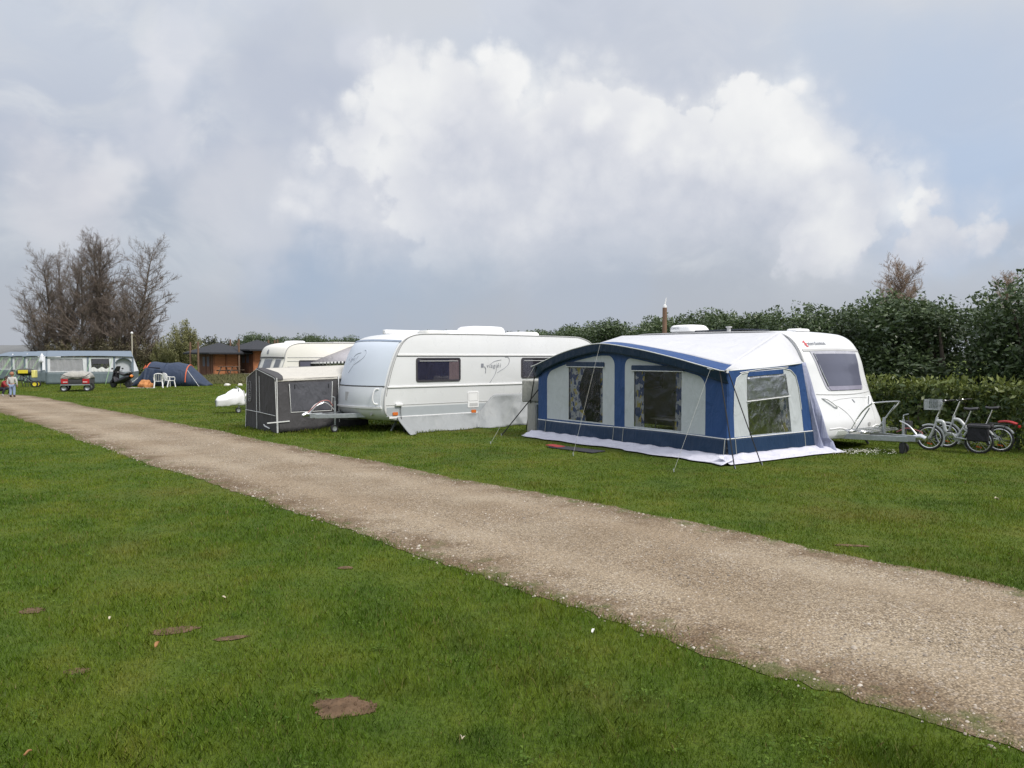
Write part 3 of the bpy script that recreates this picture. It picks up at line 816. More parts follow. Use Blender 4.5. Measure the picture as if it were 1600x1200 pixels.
# lettering over the window
def nose(t0, z0, off=.006): return lambda u, v, w: B1.F(t0 + u / (W1 / 2), z0 + v * .92, off + w)
text_mb('sterckeman', .125, nose(-.71, 2.185), .004, 1.0).build('lettering', M_LETTER, V1, smooth=False)
mk = MB()
for a0, a1, z0, z1 in ((-.80, -.745, 2.245, 2.265), (-.78, -.725, 2.215, 2.235), (-.795, -.735, 2.185, 2.205), (-.775, -.725, 2.155, 2.175), (-.762, -.738, 2.16, 2.285)):
    mk.add([B1.F(a, z, o) for o in (.0, .009) for a, z in ((a0, z0), (a1, z0), (a1, z1), (a0, z1))], [(3, 2, 1, 0), (4, 5, 6, 7), (0, 1, 5, 4), (1, 2, 6, 5), (2, 3, 7, 6), (3, 0, 4, 7)])
mk.build('emblem', M_REDMARK, V1, smooth=False)
# side rail, the window and door that show inside the awning (right-hand side: y negative)
fnR = lambda a, b, w: (a, -W1 / 2 - w, b)
MB().tube([(x, -W1 / 2 - .004, z) for x, z in cr(P1F[3:], 4) + cr(P1R[:7], 4)], .016, 6).build('awning_rail', M_TRIM, V1)
def inner_window(x0, x1, z0, z1):
    fr = MB().ring(rrect(x0, x1, z0, z1, .06), [rrect(x0 + .04, x1 - .04, z0 + .04, z1 - .04, .04)], fnR, .001, .02).build('window', M_FRAME, V1)
    MB().prism(rrect(x0 + .04, x1 - .04, z0 + .04, z1 - .04, .04), fnR, .004, .010).build('pane', M_DUSK, fr)
inner_window(-2.35, -1.35, 1.25, 1.85)
inner_window(-5.3, -4.5, 1.15, 1.8)
dr = MB().prism(rrect(-4.15, -3.5, .35, 2.1, .06), fnR, .001, .022).build('door', M_WHITE2, V1)
MB().prism(rrect(-4.0, -3.65, 1.3, 1.9, .05), fnR, .023, .03).build('door_window', M_DUSK, dr)
MB().box(-4.1, -4.02, -W1 / 2 - .05, -W1 / 2 - .02, 1.05, 1.12).build('handle', M_BLACK, dr)
for sgn in (-1, 1): wheel('wheel', V1, Vector((-3.0, sgn * .95, .31)), .31, .19)
db = drawbar(V1, 1.45, .30, W1, True, 1.02)
MB().bar((-5.5, .5, .26), (-.5, .5, .26), .06, .1).bar((-5.5, -.5, .26), (-.5, -.5, .26), .06, .1).build('chassis', M_DARKSTEEL, V1, smooth=False)
MB().box(1.02, 1.12, -.05, .05, .0, .22).build('prop_stand', M_DARKSTEEL, V1, bevel=.01)
MB().tube([(-.3, -.8, .25), (-.15, -.85, .03)], .025, 8).build('corner_steady', M_DARKSTEEL, V1)
MB().tube([(-.3, .8, .25), (-.15, .85, .03)], .025, 8).build('corner_steady', M_DARKSTEEL, V1)
# bicycle carrier on the drawbar
rk = MB().tube(cr([(.30, -.62, .43), (.52, -.62, .80), (.72, -.60, 1.0), (.78, -.50, 1.03), (.78, .28, 1.03), (.74, .42, .98), (.50, .44, .72), (.30, .44, .43)], 6), .017, 8)
rk.tube([(.34, -.75, .42), (.34, .62, .42)], .02, 8).tube([(.62, -.75, .42), (.62, .62, .42)], .02, 8)
rk.build('bicycle_carrier', M_CHROME, V1)
MB().tube([(.36, -.54, .43), (.66, -.54, .92)], .014, 8).build('carrier_brace', M_GALV, V1)
MB().tube([(.36, .30, .43), (.70, .36, .95)], .014, 8).build('carrier_brace', M_GALV, V1)
MB().bar((.66, .02, .36), (.66, .02, .70), .06, .04).build('carrier_post', M_GALV, V1, smooth=False, bevel=.004)
for x in (.34, .62):
    for y in (-.68,):
        MB().tube([(x + .09 * math.cos(a * PI / 8), y + .13 * math.sin(a * PI / 8), .45) for a in range(16)], .014, 6, closed=True).build('wheel_cup', M_CHROME, V1)
for x in (.30, .46, .62): MB().tube([(x, -.70, .46), (x, .58, .46)], .011, 6).build('carrier_rail', M_CHROME, V1)
MB().tube(cr([(.9, .06, .42), (1.05, .2, .50), (1.3, .22, .45), (1.42, .08, .42)], 6), .012, 6).build('cable', mat('red_cable', (.28, .09, .09), .6), V1)
MB().tube(cr([(.95, .3, .34), (.95, .42, .60), (.95, .42, .72)], 4), .01, 6).box(.89, 1.01, .36, .48, .45, .63).build('cable_reel', M_DARKSTEEL, V1)
# roof fittings
ac = MB().grid(lambda u, v: (-4.95 + .95 * u, .38 * (2 * v - 1), 2.60 + .20 * max(0, 1 - abs(2 * v - 1) ** 3.5) * max(0, (1 - abs(2 * u - 1) ** 5)) ** .6 * (1 - .12 * u)), 24, 16)
ac = MB()
for z, k in ((2.565, .86), (2.60, .98), (2.66, 1.0), (2.74, .95), (2.775, .82), (2.785, .55)): pass
def dome(x0, x1, y0, y1, z0, z1, r=.12, taper=.1):
    mb = MB(); lv = [(0, .9), (.12, 1), (.55, .985), (.82, .93), (.95, .83), (1, .62)]
    n = None
    for q, k in lv:
        cx, cy = (x0 + x1) / 2, (y0 + y1) / 2
        pl = rrect(cx - (x1 - x0) / 2 * k, cx + (x1 - x0) / 2 * k * (1 - taper * q), cy - (y1 - y0) / 2 * k, cy + (y1 - y0) / 2 * k, r * k, 5)
        n = len(pl); mb.v += [(a, b, lerp(z0, z1, q)) for a, b in pl]
    for j in range(len(lv) - 1):
        for i in range(n): mb.f.append((j * n + i, j * n + (i + 1) % n, (j + 1) * n + (i + 1) % n, (j + 1) * n + i))
    mb.f += [tuple(range(n - 1, -1, -1)), tuple((len(lv) - 1) * n + i for i in range(n))]
    return mb
A_ = dome(-5.05, -4.15, -.36, .36, 2.60, 2.79, .16, .3).build('roof_cooler', M_PLASTIC, V1)
MB().box(-4.85, -4.35, -.22, .22, 2.545, 2.61).build('cooler_base', M_BLACK, A_)
text_mb('DOMETIC', .075, lambda u, v, w: (-4.97 + u, -.36 - w, 2.675 + v), .003).build('lettering', M_LETTER, A_, smooth=False)
MB().box(-4.0, -2.45, -.5, .4, 2.585, 2.62).build('solar_panel', mat('solar_cells', (.03, .035, .05), .2, .2), V1, bevel=.004)
MB().lathe([(.001, 2.53), (.045, 2.53), (.045, 2.64), (.075, 2.65), (.075, 2.675), (.001, 2.68)], 14, Matrix.Translation((-2.75, -.72, 0))).build('flue_cap', M_TRIM, V1)
dome(-1.55, -1.2, -.25, .25, 2.53, 2.595, .1).build('roof_hatch', M_PLASTIC, V1)

# ------------------------------------------------------------------ the big white caravan in the middle
W2 = 2.5
A2 = math.radians(50.5)
FW2 = Vector((-math.sin(A2), -math.cos(A2), 0)); LF2 = Vector((-FW2.y, FW2.x, 0))
c2 = Vector((-3.17, 19.5, 0)) - LF2 * (W2 / 2)
V2 = thing('caravan', 'large white caravan with a pale blue front cover, dark side window and grey stripe', 'caravan', c2, math.atan2(FW2.y, FW2.x))
P2F = [(-.75, .30), (-.30, .31), (-.12, .37), (.03, .50), (.085, .66), (.075, .95), (.0, 1.27), (-.12, 1.68), (-.27, 2.05), (-.42, 2.30), (-.62, 2.46), (-.95, 2.545), (-1.5, 2.57)]
L2 = 7.75
P2R = [(-3.0, 2.58), (-L2 + 1.5, 2.57), (-L2 + .8, 2.52), (-L2 + .35, 2.33), (-L2 + .12, 1.95), (-L2, 1.3), (-L2 + .02, .6), (-L2 + .15, .38), (-L2 + .5, .33), (-4, .32)]
B2 = Body(P2F, P2R, W2, .40)
B2.mesh().build('body', M_WHITE, V2, angle=50)
S2 = side(W2)
# edge rail, mouldings, stripe
MB().tube([(x, W2 / 2 - .004, z) for x, z in cr(P2F[2:], 4) + cr(P2R[:-2], 4)], .017, 6).build('edge_rail', M_TRIM, V2)
MB().tube([(x - .045 - .0, W2 / 2 + .001, z - .0) for x, z in cr(P2F[5:], 4)], .006, 6).build('seam', M_SEAM, V2)
def strip(z0, z1, xa, xb, out, mt, nm, bev=.006):
    return MB().prism([(xa, z0), (xb, z0), (xb, z1), (xa, z1)], S2, .0, out).build(nm, mt, V2, smooth=False, bevel=bev)
strip(1.985, 2.03, -.30, -L2 + .17, .018, M_PLASTIC, 'moulding')
strip(1.968, 1.985, -.29, -L2 + .16, .010, M_SEAM, 'moulding_shadow_gap', 0)
strip(1.165, 1.205, -.0, -L2 + .05, .026, M_PLASTIC, 'moulding')
strip(1.15, 1.165, -.0, -L2 + .05, .010, M_TRIM, 'moulding_gap', 0)
strip(.715, .73, .045, -L2 + .05, .010, M_TRIM, 'moulding')
strip(.43, .665, .02, -L2 + .05, .006, M_GREYSTRIPE, 'grey_stripe', 0)
strip(.375, .43, -.05, -L2 + .05, .016, M_PLASTIC, 'sill')
side_window(V2, W2, -2.28, -.86, 1.30, 1.935, .26)
side_window(V2, W2, -5.75, -4.45, 1.34, 1.935)
# service flap, lamps
fl = MB().prism(rrect(-2.90, -2.52, .56, 1.0, .03), S2, .001, .016).build('service_flap', M_PLASTIC, V2, bevel=.004)
MB().ring(rrect(-2.87, -2.55, .74, .97, .02), [rrect(-2.86, -2.56, .75, .96, .02)], S2, .016, .018).build('flap_seam', M_TRIM, fl)
for k in range(5): MB().box(-2.86, -2.58, W2 / 2 + .014, W2 / 2 + .02, .60 + .018 * k, .608 + .018 * k).build('vent_louvre', M_TRIM, fl)
for x, z in ((-.22, .50), (-2.72, .455)):
    MB().prism(rrect(x - .075, x + .075, z - .04, z + .04, .015), S2, .004, .03).build('side_reflector', M_AMBER, V2)
mp = MB().box(-.42, -.22, W2 / 2, W2 / 2 + .07, .70, .765).build('awning_light', M_PLASTIC, V2, bevel=.012)
MB().tube(cr([(-.36, W2 / 2 + .06, .70), (-.37, W2 / 2 + .05, .45), (-.36, W2 / 2 + .22, .03)], 5), .008, 6).build('cable', M_BLACK, mp)
# script lettering on the side: a row of thin letters, a tall loop and long strokes
def sd2(x0, z0): return lambda u, v, w: (x0 - u, W2 / 2 + .004 + w, z0 + v)
text_mb('viagini', .17, sd2(-3.18, 1.655), .003, 1.18, .15).build('lettering', M_LETTER, V2, smooth=False)
sw = MB()
def stroke(mb, fn, pts, r): return mb.tube([fn(a, b) for a, b in cr(pts, 6)], r, 6)
SF = lambda a, b: (-3.05 - a, W2 / 2 + .004, 1.45 + b)
def logo(mb, F_, k):
    for pts, r in (([(.28, .30), (.38, .37), (.52, .405), (.66, .425)], .008), ([(.80, .50), (.90, .495), (.955, .43), (.93, .31), (.80, .20), (.62, .115), (.52, .06)], .007),
                   ([(.56, .33), (.50, .22), (.45, .05), (.36, -.08), (.25, -.22)], .007), ([(.06, .24), (.10, .16), (.09, .05)], .010)):
        mb.tube([F_(a, b) for a, b in cr(pts, 6)], r * k, 6)
logo(sw, SF, 1)
sw.build('logo_stroke', M_LETTER, V2)
MB().prism(rrect(-3.08, -2.99, 1.66, 1.77, .01), S2, .0, .006).build('emblem', M_LETTER, V2)
# insulating cover over the front, locker, bumper
def cover_hw(z): return (-.945, .945)
cv = B2.patch(1.215, 2.32, lambda z: (-.955, .955), .020, 20, 16).build('front_cover', M_THERMO, V2)
B2.patch(2.325, 2.365, lambda z: (-.97, .97), .03, 4, 16).build('cover_hem', mat('slate_hem', (.23, .28, .36), .5), cv)
FT = lambda a, b: B2.F((.02 - .62 * (.5 - a)) , 1.70 + b * .80, .024)
lg = MB(); logo(lg, FT, .9); lg.build('logo_stroke', mat('pale_print', (.50, .54, .61), .5), cv)
text_mb('viagini', .14, lambda u, v, w: B2.F(-.34 + u / (W2 / 2), 1.84 + v, .023 + w), .003, 1.1, .3).build('lettering', mat('pale_letters', (.46, .50, .57), .5), cv, smooth=False)
B2.patch(1.185, 1.212, lambda z: (-.965, .965), .012, 3, 16).build('lid_gap', M_SEAM, V2)
B2.patch(.69, 1.18, lambda z: (-.93, .93), .014, 8, 16).build('gas_locker_lid', mat('silver_lid', (.66, .69, .72), .38, .03), V2)
B2.patch(.64, .685, lambda z: (-.95, .95), .045, 4, 16).build('bumper_ridge', M_PLASTIC, V2)
for sgn in (-1, 1):
    MB().tube([B2.F(sgn * a, z, o) for a, z, o in cr([(.87, 1.13, .01), (.82, 1.12, .06), (.80, 1.0, .075), (.80, .88, .075), (.83, .77, .06), (.88, .75, .01)], 4)], .016, 8).build('grab_handle', M_PLASTIC, V2)
MB().add([B2.F(a, z, o) for o in (.01, .022) for a, z in ((-.075, 1.04), (.075, 1.04), (.035, .82), (-.045, .82))], [(3, 2, 1, 0), (4, 5, 6, 7), (0, 1, 5, 4), (1, 2, 6, 5), (2, 3, 7, 6), (3, 0, 4, 7)]).build('emblem', M_TRIM, V2, smooth=False)
MB().lathe([(.001, 0), (.055, 0), (.05, .02), (.001, .02)], 14, Matrix.Translation(B2.F(.70, .50, 0)) @ Matrix.Rotation(PI / 2, 4, 'Y')).build('marker_lamp', M_TRIM, V2)
d2 = drawbar(V2, 1.65, .44, W2, True, .88)
MB().tube(cr([(1.62, .03, .52), (1.35, .18, .80), (1.12, .2, .84), (.95, .12, .7)], 6), .013, 6).build('cable', mat('pink_cable', (.42, .18, .17), .6), d2)
MB().tube(cr([(1.55, -.03, .52), (1.30, -.12, .74), (1.02, -.1, .76), (.8, -.05, .55)], 6), .014, 6).build('cable', M_TRIM, d2)
MB().box(.3, .62, -.3, .3, .32, .40).build('drawbar_plate', M_DARKSTEEL, d2, bevel=.01)
for k, x in enumerate((-3.6, -4.5)):
    for sgn in (-1, 1): wheel('wheel', V2, Vector((x, sgn * 1.05, .32)), .32, .2)
MB().bar((-7, .6, .3), (-.5, .6, .3), .06, .12).bar((-7, -.6, .3), (-.5, -.6, .3), .06, .12).build('chassis', M_DARKSTEEL, V2, smooth=False)
MB().tube([(-.5, .9, .33), (-.25, 1.0, .03)], .03, 8).build('corner_steady', M_GALV, V2)
MB().tube([(-.5, -.9, .33), (-.25, -1.0, .03)], .03, 8).build('corner_steady', M_GALV, V2)
# roof fittings
dome(-4.6, -3.2, -.45, .45, 2.60, 2.86, .2, .15).build('roof_cooler', M_PLASTIC, V2)
dome(-5.95, -5.05, -.4, .4, 2.60, 2.73, .1).build('roof_hatch', M_PLASTIC, V2)
dome(-3.1, -2.5, -.4, .4, 2.60, 2.72, .1).build('roof_hatch', M_PLASTIC, V2)
dome(-2.2, -1.5, .2, .8, 2.575, 2.69, .12).build('roof_hatch', mat('clear_dome', (.62, .62, .58), .3), V2)
MB().box(-5.3, -1.35, -W2 / 2 - .08, -W2 / 2 + .10, 2.62, 2.745).build('rolled_sunshade', M_PLASTIC, V2, bevel=.03)
# grey tarpaulin skirt: hangs from the sill and flares out on the grass, bunched up towards the back
def skirt(xa, xb, ztop, flare, name, seed, fold=.05, nu=70, wav=9):
    def f(u, v):
        x = lerp(xa, xb, u); zt = ztop(u)
        k = 1 - v
        z = zt * k + .012
        y = W2 / 2 + .02 + flare(u) * (v ** 1.4) + fold * v * math.sin(u * wav * 2 + seed + 2 * mnoise.noise(Vector((u * 5, seed, 0)))) + .02 * mnoise.noise(Vector((x * 4, z * 5, seed)))
        return (x + .25 * v * (.3 - u) + .05 * mnoise.noise(Vector((x * 3, z * 4, seed + 4))), y, z)
    return MB().grid(f, nu, 16)
skirt(-.30, -3.3, lambda u: .40, lambda u: .42 + .25 * (1 - sstep(0, .16, u)) - .2 * u, 'skirt', 1, .07, 80, 6).build('skirt', M_TARP, V2, solid=.006)
skirt(-2.75, -5.0, lambda u: .38 + .50 * sstep(.0, .33, u), lambda u: .35, 'skirt', 5, .13, 60, 6).build('skirt', M_TARP, V2, solid=.006)

# ------------------------------------------------------------------ the ivory caravan behind the dark tent
W3 = 2.2
c3 = Vector((-8.75, 27.4, 0))
V3 = thing('caravan', 'ivory caravan half hidden behind the dark grey tent, its tow hitch under a white cover', 'caravan', c3, math.atan2(FW2.y, FW2.x))
P3F = [(-.6, .30), (-.1, .33), (.0, .45), (.0, .95), (-.03, 1.30), (-.12, 1.62), (-.20, 1.85), (-.24, 2.1), (-.38, 2.32), (-.70, 2.43), (-1.2, 2.455)]
P3R = [(-3, 2.47), (-5.2, 2.45), (-5.7, 2.35), (-5.95, 2.0), (-6.05, 1.2), (-6.0, .5), (-5.8, .33), (-3, .31)]
B3 = Body(P3F, P3R, W3, .18)
B3.mesh().build('body', M_WHITE2, V3, angle=50)
MB().tube([(x, W3 / 2, z) for x, z in cr(P3F[2:], 4) + cr(P3R[:-2], 4)], .015, 6).build('edge_rail', M_TRIM, V3)
B3.patch(1.90, 1.95, lambda z: (-.97, .97), .02, 4, 14).build('rain_strip', M_SEAM, V3)
for a0, a1 in ((-.88, -.62), (-.20, .42), (.58, .88)):
    fr = B3.patch(1.46, 1.885, lambda z, p=a0, q=a1: (p, q), .012, 10, 8).build('front_window', M_TRIM, V3)
    B3.patch(1.49, 1.86, lambda z, p=a0, q=a1: (p + .03, q - .03), .020, 10, 8, back=0).build('pane', mat('smoked_glass', (.16, .17, .19), .12, .2, .8), fr)
for z in (1.93, 1.80, 1.60): MB().prism([(-.3, z), (-5.9, z), (-5.9, z + .02), (-.3, z + .02)], side(W3), 0, .01).build('moulding', M_TRIM, V3, smooth=False)
fr = MB().ring(rrect(-1.75, -.72, 1.56, 1.84, .05), [rrect(-1.71, -.76, 1.60, 1.80, .03)], side(W3), .001, .02).build('window', M_FRAME, V3)
MB().prism(rrect(-1.71, -.76, 1.60, 1.80, .03), side(W3), .003, .010).build('pane', M_DUSK, fr)
MB().add([B3.F(a, z, o) for o in (.01, .02) for a, z in ((-.03, 2.20), (.05, 2.12), (.03, 2.04), (-.07, 2.04), (-.09, 2.12))], [(4, 3, 2, 1, 0), (5, 6, 7, 8, 9)] + [(i, (i + 1) % 5, 5 + (i + 1) % 5, 5 + i) for i in range(5)]).build('emblem', M_LETTER, V3, smooth=False)
dome(-1.35, -.75, -.35, .35, 2.46, 2.545, .12).build('roof_hatch', M_PLASTIC, V3)
MB().box(-4.2, -2.2, .2, .8, 2.47, 2.51).build('solar_panel', M_TRIM, V3)
for sgn in (-1, 1): wheel('wheel', V3, Vector((-3.0, sgn * .95, .31)), .31, .19)
drawbar(V3, 1.45, .42, W3, True, 1.05)
MB().tube([(.75, -.25, .5), (.28, -.55, 1.02)], .028, 8).build('carrier_brace', M_PLASTIC, V3)
# white hood over the hitch: lies on the coupling, so a thing of its own
hp = c3 + FW2 * 1.25
hc = thing('hitch_cover', 'crumpled white plastic hood pulled over the tow hitch of the ivory caravan', 'cover', hp, math.atan2(FW2.y, FW2.x))
def hood(u, v):
    a = PI * (u * 1.5 - .25); x = lerp(-.42, .62, v)
    hh = interp(v, [0, .12, .35, .55, .72, .9, 1], [.36, .44, .43, .35, .25, .19, .08]); wd = interp(v, [0, .3, .6, .8, .95, 1], [.20, .23, .20, .16, .14, .05])
    n_ = mnoise.noise(Vector((x * 5, u * 6, 1))) * .035
    return (x, (wd + n_) * math.cos(a), .40 + ((hh + n_) * math.sin(a) if math.sin(a) > 0 else (.20 + n_) * max(-.75, math.sin(a))))
MB().grid(lambda u, v: (lambda q: (q[0] * .9, q[1] * .95, q[2] + .03 * math.sin(u * 26 + 5 * v) * v * (1 - v) * 3))(hood(u, v)), 28, 30).build('hood', mat('white_film', (.78, .78, .80), .4, .04, 4, .4, 12), hc, solid=.004)
MB().tube([hood(i / 27, .03) for i in range(28)], .012, 6).build('drawstring', M_TRIM, hc)
# sun canopy at the side of the ivory caravan
SCN = thing('sun_canopy', 'grey canvas sun canopy with a black and white checked hem on the ivory caravan', 'canopy', c3, math.atan2(FW2.y, FW2.x))
yw = W3 / 2 + .02
A, Bp, Cp, Dp, Ep = (-1.15, yw, 1.76), (-2.9, yw, 2.40), (-2.75, yw + 1.5, 1.84), (-5.6, yw, 2.42), (-5.6, yw + 1.5, 1.86)
M_CANVAS = cloth_mat('grey_canvas', (.36, .35, .37), .8, .06, .3)
MB().add([A, Cp, Bp], [(0, 1, 2)]).add([Bp, Cp, Ep, Dp], [(0, 1, 2, 3)]).build('roof', M_CANVAS, SCN, solid=.006)
mC, tC, bC = newmat('checked_hem')
co = tC.node('ShaderNodeTexCoord').outputs['Object']
ck = tC.node('ShaderNodeTexChecker'); tC.put(ck.inputs[0], tC.V('ADD', co, (.013, .017, .012))); ck.inputs['Scale'].default_value = 11; tC.put(ck.inputs[1], (.02, .02, .02)); tC.put(ck.inputs[2], (.75, .75, .74))
tC.put(bC.inputs['Base Color'], ck.outputs[0])
hm = MB()
for p, q in ((A, Cp), (Cp, Ep)):
    p, q = Vector(p), Vector(q)
    hm.add([p, q, q - Vector((0, 0, .10)), p - Vector((0, 0, .10))], [(0, 1, 2, 3)])
hm.build('hem', mC, SCN, solid=.006)
MB().tube([Cp, (Cp[0], Cp[1] + .05, 0)], .015, 8).build('pole', M_GALV, SCN)
MB().tube([Ep, (Ep[0], Ep[1] + .05, 0)], .015, 8).build('pole', M_GALV, SCN)
# ------------------------------------------------------------------ blue and white awning (x along the front towards the near corner, y towards the caravan)
AW = thing('awning', 'blue and pale grey caravan awning with curtained windows and a lavender ground flap', 'awning', N1, T1_ROT)
M_ROYAL = cloth_mat('royal_blue_cloth', (.026, .070, .20), .6, .10, .4)
M_NAVY = cloth_mat('navy_pvc', (.015, .036, .080), .36, .08, .25)
M_PANEL = cloth_mat('pale_grey_cloth', (.56, .60, .62), .75, .04, .35, trans=.12)
M_ROOF = cloth_mat('white_roof_pvc', (.60, .605, .63), .5, .04, .4, trans=.08, fs=(1.5, 1.5, 1))
M_PIPE = mat('white_piping', (.72, .73, .72), .5, .05)
M_LAV = cloth_mat('lavender_flap', (.60, .60, .68), .6, .06, .6, fs=(2, 2, 2))
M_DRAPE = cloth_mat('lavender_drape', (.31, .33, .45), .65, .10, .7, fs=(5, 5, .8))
M_VINYL = clear_mat('clear_vinyl', (.70, .71, .72), .04, .15, .5, 3.5)
M_VINYLW = clear_mat('wrinkled_vinyl', (.62, .63, .65), .02, .08, .30, 5)
M_STRAP = mat('black_strap', (.015, .015, .016), .7, .1)
M_ROPE = mat('pale_rope', (.34, .35, .32), .8, .1)
mC, t, b = newmat('patterned_curtain')
co = t.node('ShaderNodeTexCoord').outputs['Object']
v = t.voro(t.V('MULTIPLY', co, (14, 14, 9)), 1.0, 'F1', 'Color')
sp = t.node('ShaderNodeSeparateColor'); t.l.new(v, sp.inputs[0])
c = t.mix(t.ss(sp.outputs[0], .56, .62), (.74, .76, .80), (.08, .13, .33))
c = t.mix(t.ss(sp.outputs[1], .88, .90), c, (.70, .58, .14))
c = t.mix(t.ss(t.voro(co, 16, 'F1', 'Distance'), .16, .22, 1, 0), c, (.05, .06, .15))
t.put(b.inputs['Base Color'], c); b.inputs['Roughness'].default_value = .85
M_PATT = mC
LA = 5.75
ARX = [0, .5, 1.22, 2.26, 3.32, 4.1, 4.74, 5.3, 5.75, 6.05]
ARZ = [1.70, 1.80, 1.95, 2.13, 2.245, 2.16, 2.03, 1.87, 1.74, 1.70]
_a = cr(list(zip(ARX, ARZ)), 8)
def arch(x): return float(np.interp(-x, [p[0] for p in _a], [p[1] for p in _a]))
def bandz(x): return .44 + .02 * math.sin(-x)
FF_ = lambda a, b, w: (a, -w, b)
OH = .15                                           # hood overhang
def roof_pt(u, v):
    xf, xb = lerp(.06, -LA - .10, u), lerp(-1.0, -5.95, u)
    yf, yb = -OH, DEP - .0
    x = lerp(xf, xb, v); y = lerp(yf, yb, v)
    zf = arch(max(-6.0, min(0, xf))); zb = 2.49 + .03 * u
    sag = .05 * math.sin(PI * v) - .03 * math.sin(PI * v) * abs(math.sin(u * PI * 3))
    return (x, y, lerp(zf, zb, v ** .92) + .025 * math.sin(PI * v) - sag * .6)
MB().grid(lambda u, v: roof_pt(u, lerp(.115, 1, v)), 60, 26).build('roof', M_ROOF, AW, solid=.006)
MB().grid(lambda u, v: roof_pt(u, lerp(0, .115, v)), 60, 6).build('roof_border', M_ROYAL, AW, solid=.006)
# hood valance hanging from the front edge, its ends drawn back to the wall corners
def val(u, v):
    p = roof_pt(u, 0)
    drop = .19 + .10 * sstep(.93, 1, u) + .05 * sstep(.9, 1, 1 - u)
    return (p[0] * (1 - .004 * v) , p[1] + v * .12 * (.3 + .7 * sstep(.75, 1, abs(2 * u - 1))), p[2] - drop * v)
MB().grid(val, 70, 6).build('valance', M_NAVY, AW, solid=.005)
MB().tube([Vector(roof_pt(i / 70, 0)) + Vector((0, -.006, 0)) for i in range(71)], .011, 6).build('piping', M_PIPE, AW)
# gable over the side wall, up to the caravan's rail
RAIL = cr([(-.47, DEP, 1.85), (-.60, DEP, 2.12), (-.76, DEP, 2.31), (-1.0, DEP, 2.49)], 8)
LOW = [(0, 0, 1.70), (0, .8, 1.735), (0, 1.6, 1.78), (0, 2.25, 1.83), (-.47, DEP, 1.85)]
lowc = cr(LOW, 8)
def gab(u, v):
    lo = Vector(lowc[min(len(lowc) - 1, int(round(u * (len(lowc) - 1))))]); hi = Vector(roof_pt(0, u))
    p = lo.lerp(hi, v)
    if u > .6:
        k = (u - .6) / .4; r = Vector(RAIL[min(len(RAIL) - 1, int(round(v * (len(RAIL) - 1))))]); p = p.lerp(r, k ** 2)
    return p
MB().grid(gab, 33, 12).build('gable', M_ROOF, AW, solid=.006)
MB().tube([lowc[i] for i in range(len(lowc))], .010, 6).build('piping', M_PIPE, AW)
# front wall
def panel_poly(x0, x1, drop, r=.20, zb=None):
    pts = [(x1, bandz(x1)), ]
    for k in range(7):
        a = PI / 2 * k / 6
        xx = x1 - r + r * math.cos(a)
        pts.append((xx, arch(xx) - drop - r + r * math.sin(a)))
    for k in range(1, 8): xx = lerp(x1 - r, x0 + r, k / 8); pts.append((xx, arch(xx) - drop))
    for k in range(7):
        a = PI / 2 + PI / 2 * k / 6
        xx = x0 + r + r * math.cos(a)
        pts.append((xx, arch(xx) - drop - r + r * math.sin(a)))
    pts.append((x0, bandz(x0)))
    return pts
PA = panel_poly(-5.40, -3.02, .26); PB = panel_poly(-2.70, -.50, .24)
outer = [(-LA, .44), (0, .44)] + [(x, arch(x) - .01) for x in np.linspace(0, -LA, 40)]
holeA = [(a, max(b, .47)) for a, b in PA]; holeB = [(a, max(b, .47)) for a, b in PB]
MB().ring(outer, [holeA, holeB], FF_, -.008, .006).build('front_frame', M_ROYAL, AW, smooth=False)
wins = [((-4.58, -3.40), (.50, 1.74)), ((-2.42, -1.10), (.50, 1.68))]
for poly, ((x0, x1), (z0, z1)) in zip((PA, PB), wins):
    wl = MB().ring(poly, [[(x0, z0), (x1, z0), (x1, z1), (x0, z1)]], FF_, -.004, .004).build('front_panel', M_PANEL, AW, smooth=False)
    MB().add([(x0, .004, z0), (x1, .004, z0), (x1, .004, z1), (x0, .004, z1)], [(0, 1, 2, 3)]).build('window', M_VINYL, wl, smooth=False)
    MB().prism(rrect(x0 - .06, x1 + .06, z1 - .01, z1 + .10, .03), FF_, .004, .030).build('rolled_blind', M_NAVY, wl)
    MB().tube([(x0 - .06, -.03, z1 - .012), (x1 + .06, -.03, z1 - .012)], .009, 6).build('piping', M_PIPE, wl)
    wa, wb = (.50, .10) if x0 < -4 else (.24, .17)
    for xa, xb in ((x0 - .02, x0 + wa), (x1 + .02, x1 - wb)):
        MB().grid(lambda u, v: (lerp(xa, lerp(xa, xb, 1.15 - .45 * math.sin(PI * min(1, v * 1.15)) * (1 if wa > .3 and xa == x0 - .02 else .25)), u), .035 + .018 * math.sin(u * 22 + v), lerp(z1, z0 - .05, v)), 36, 12).build('curtain', M_PATT, wl)
MB().tube([(x, -.012, bandz(x)) for x in np.linspace(-LA, 0, 24)], .010, 6).build('piping', M_PIPE, AW)
def wavy(x, s): return .012 * mnoise.noise(Vector((x * 2.2, s, 0)))
MB().grid(lambda u, v: (lerp(-LA, 0, u), -.012 - .035 * (1 - v) + wavy(lerp(-LA, 0, u) * (1 + .3 * (1 - v)), 3) * 2 * (1 - v), lerp(.10, bandz(lerp(-LA, 0, u)), v)), 80, 8).build('lower_band', M_NAVY, AW, solid=.005)
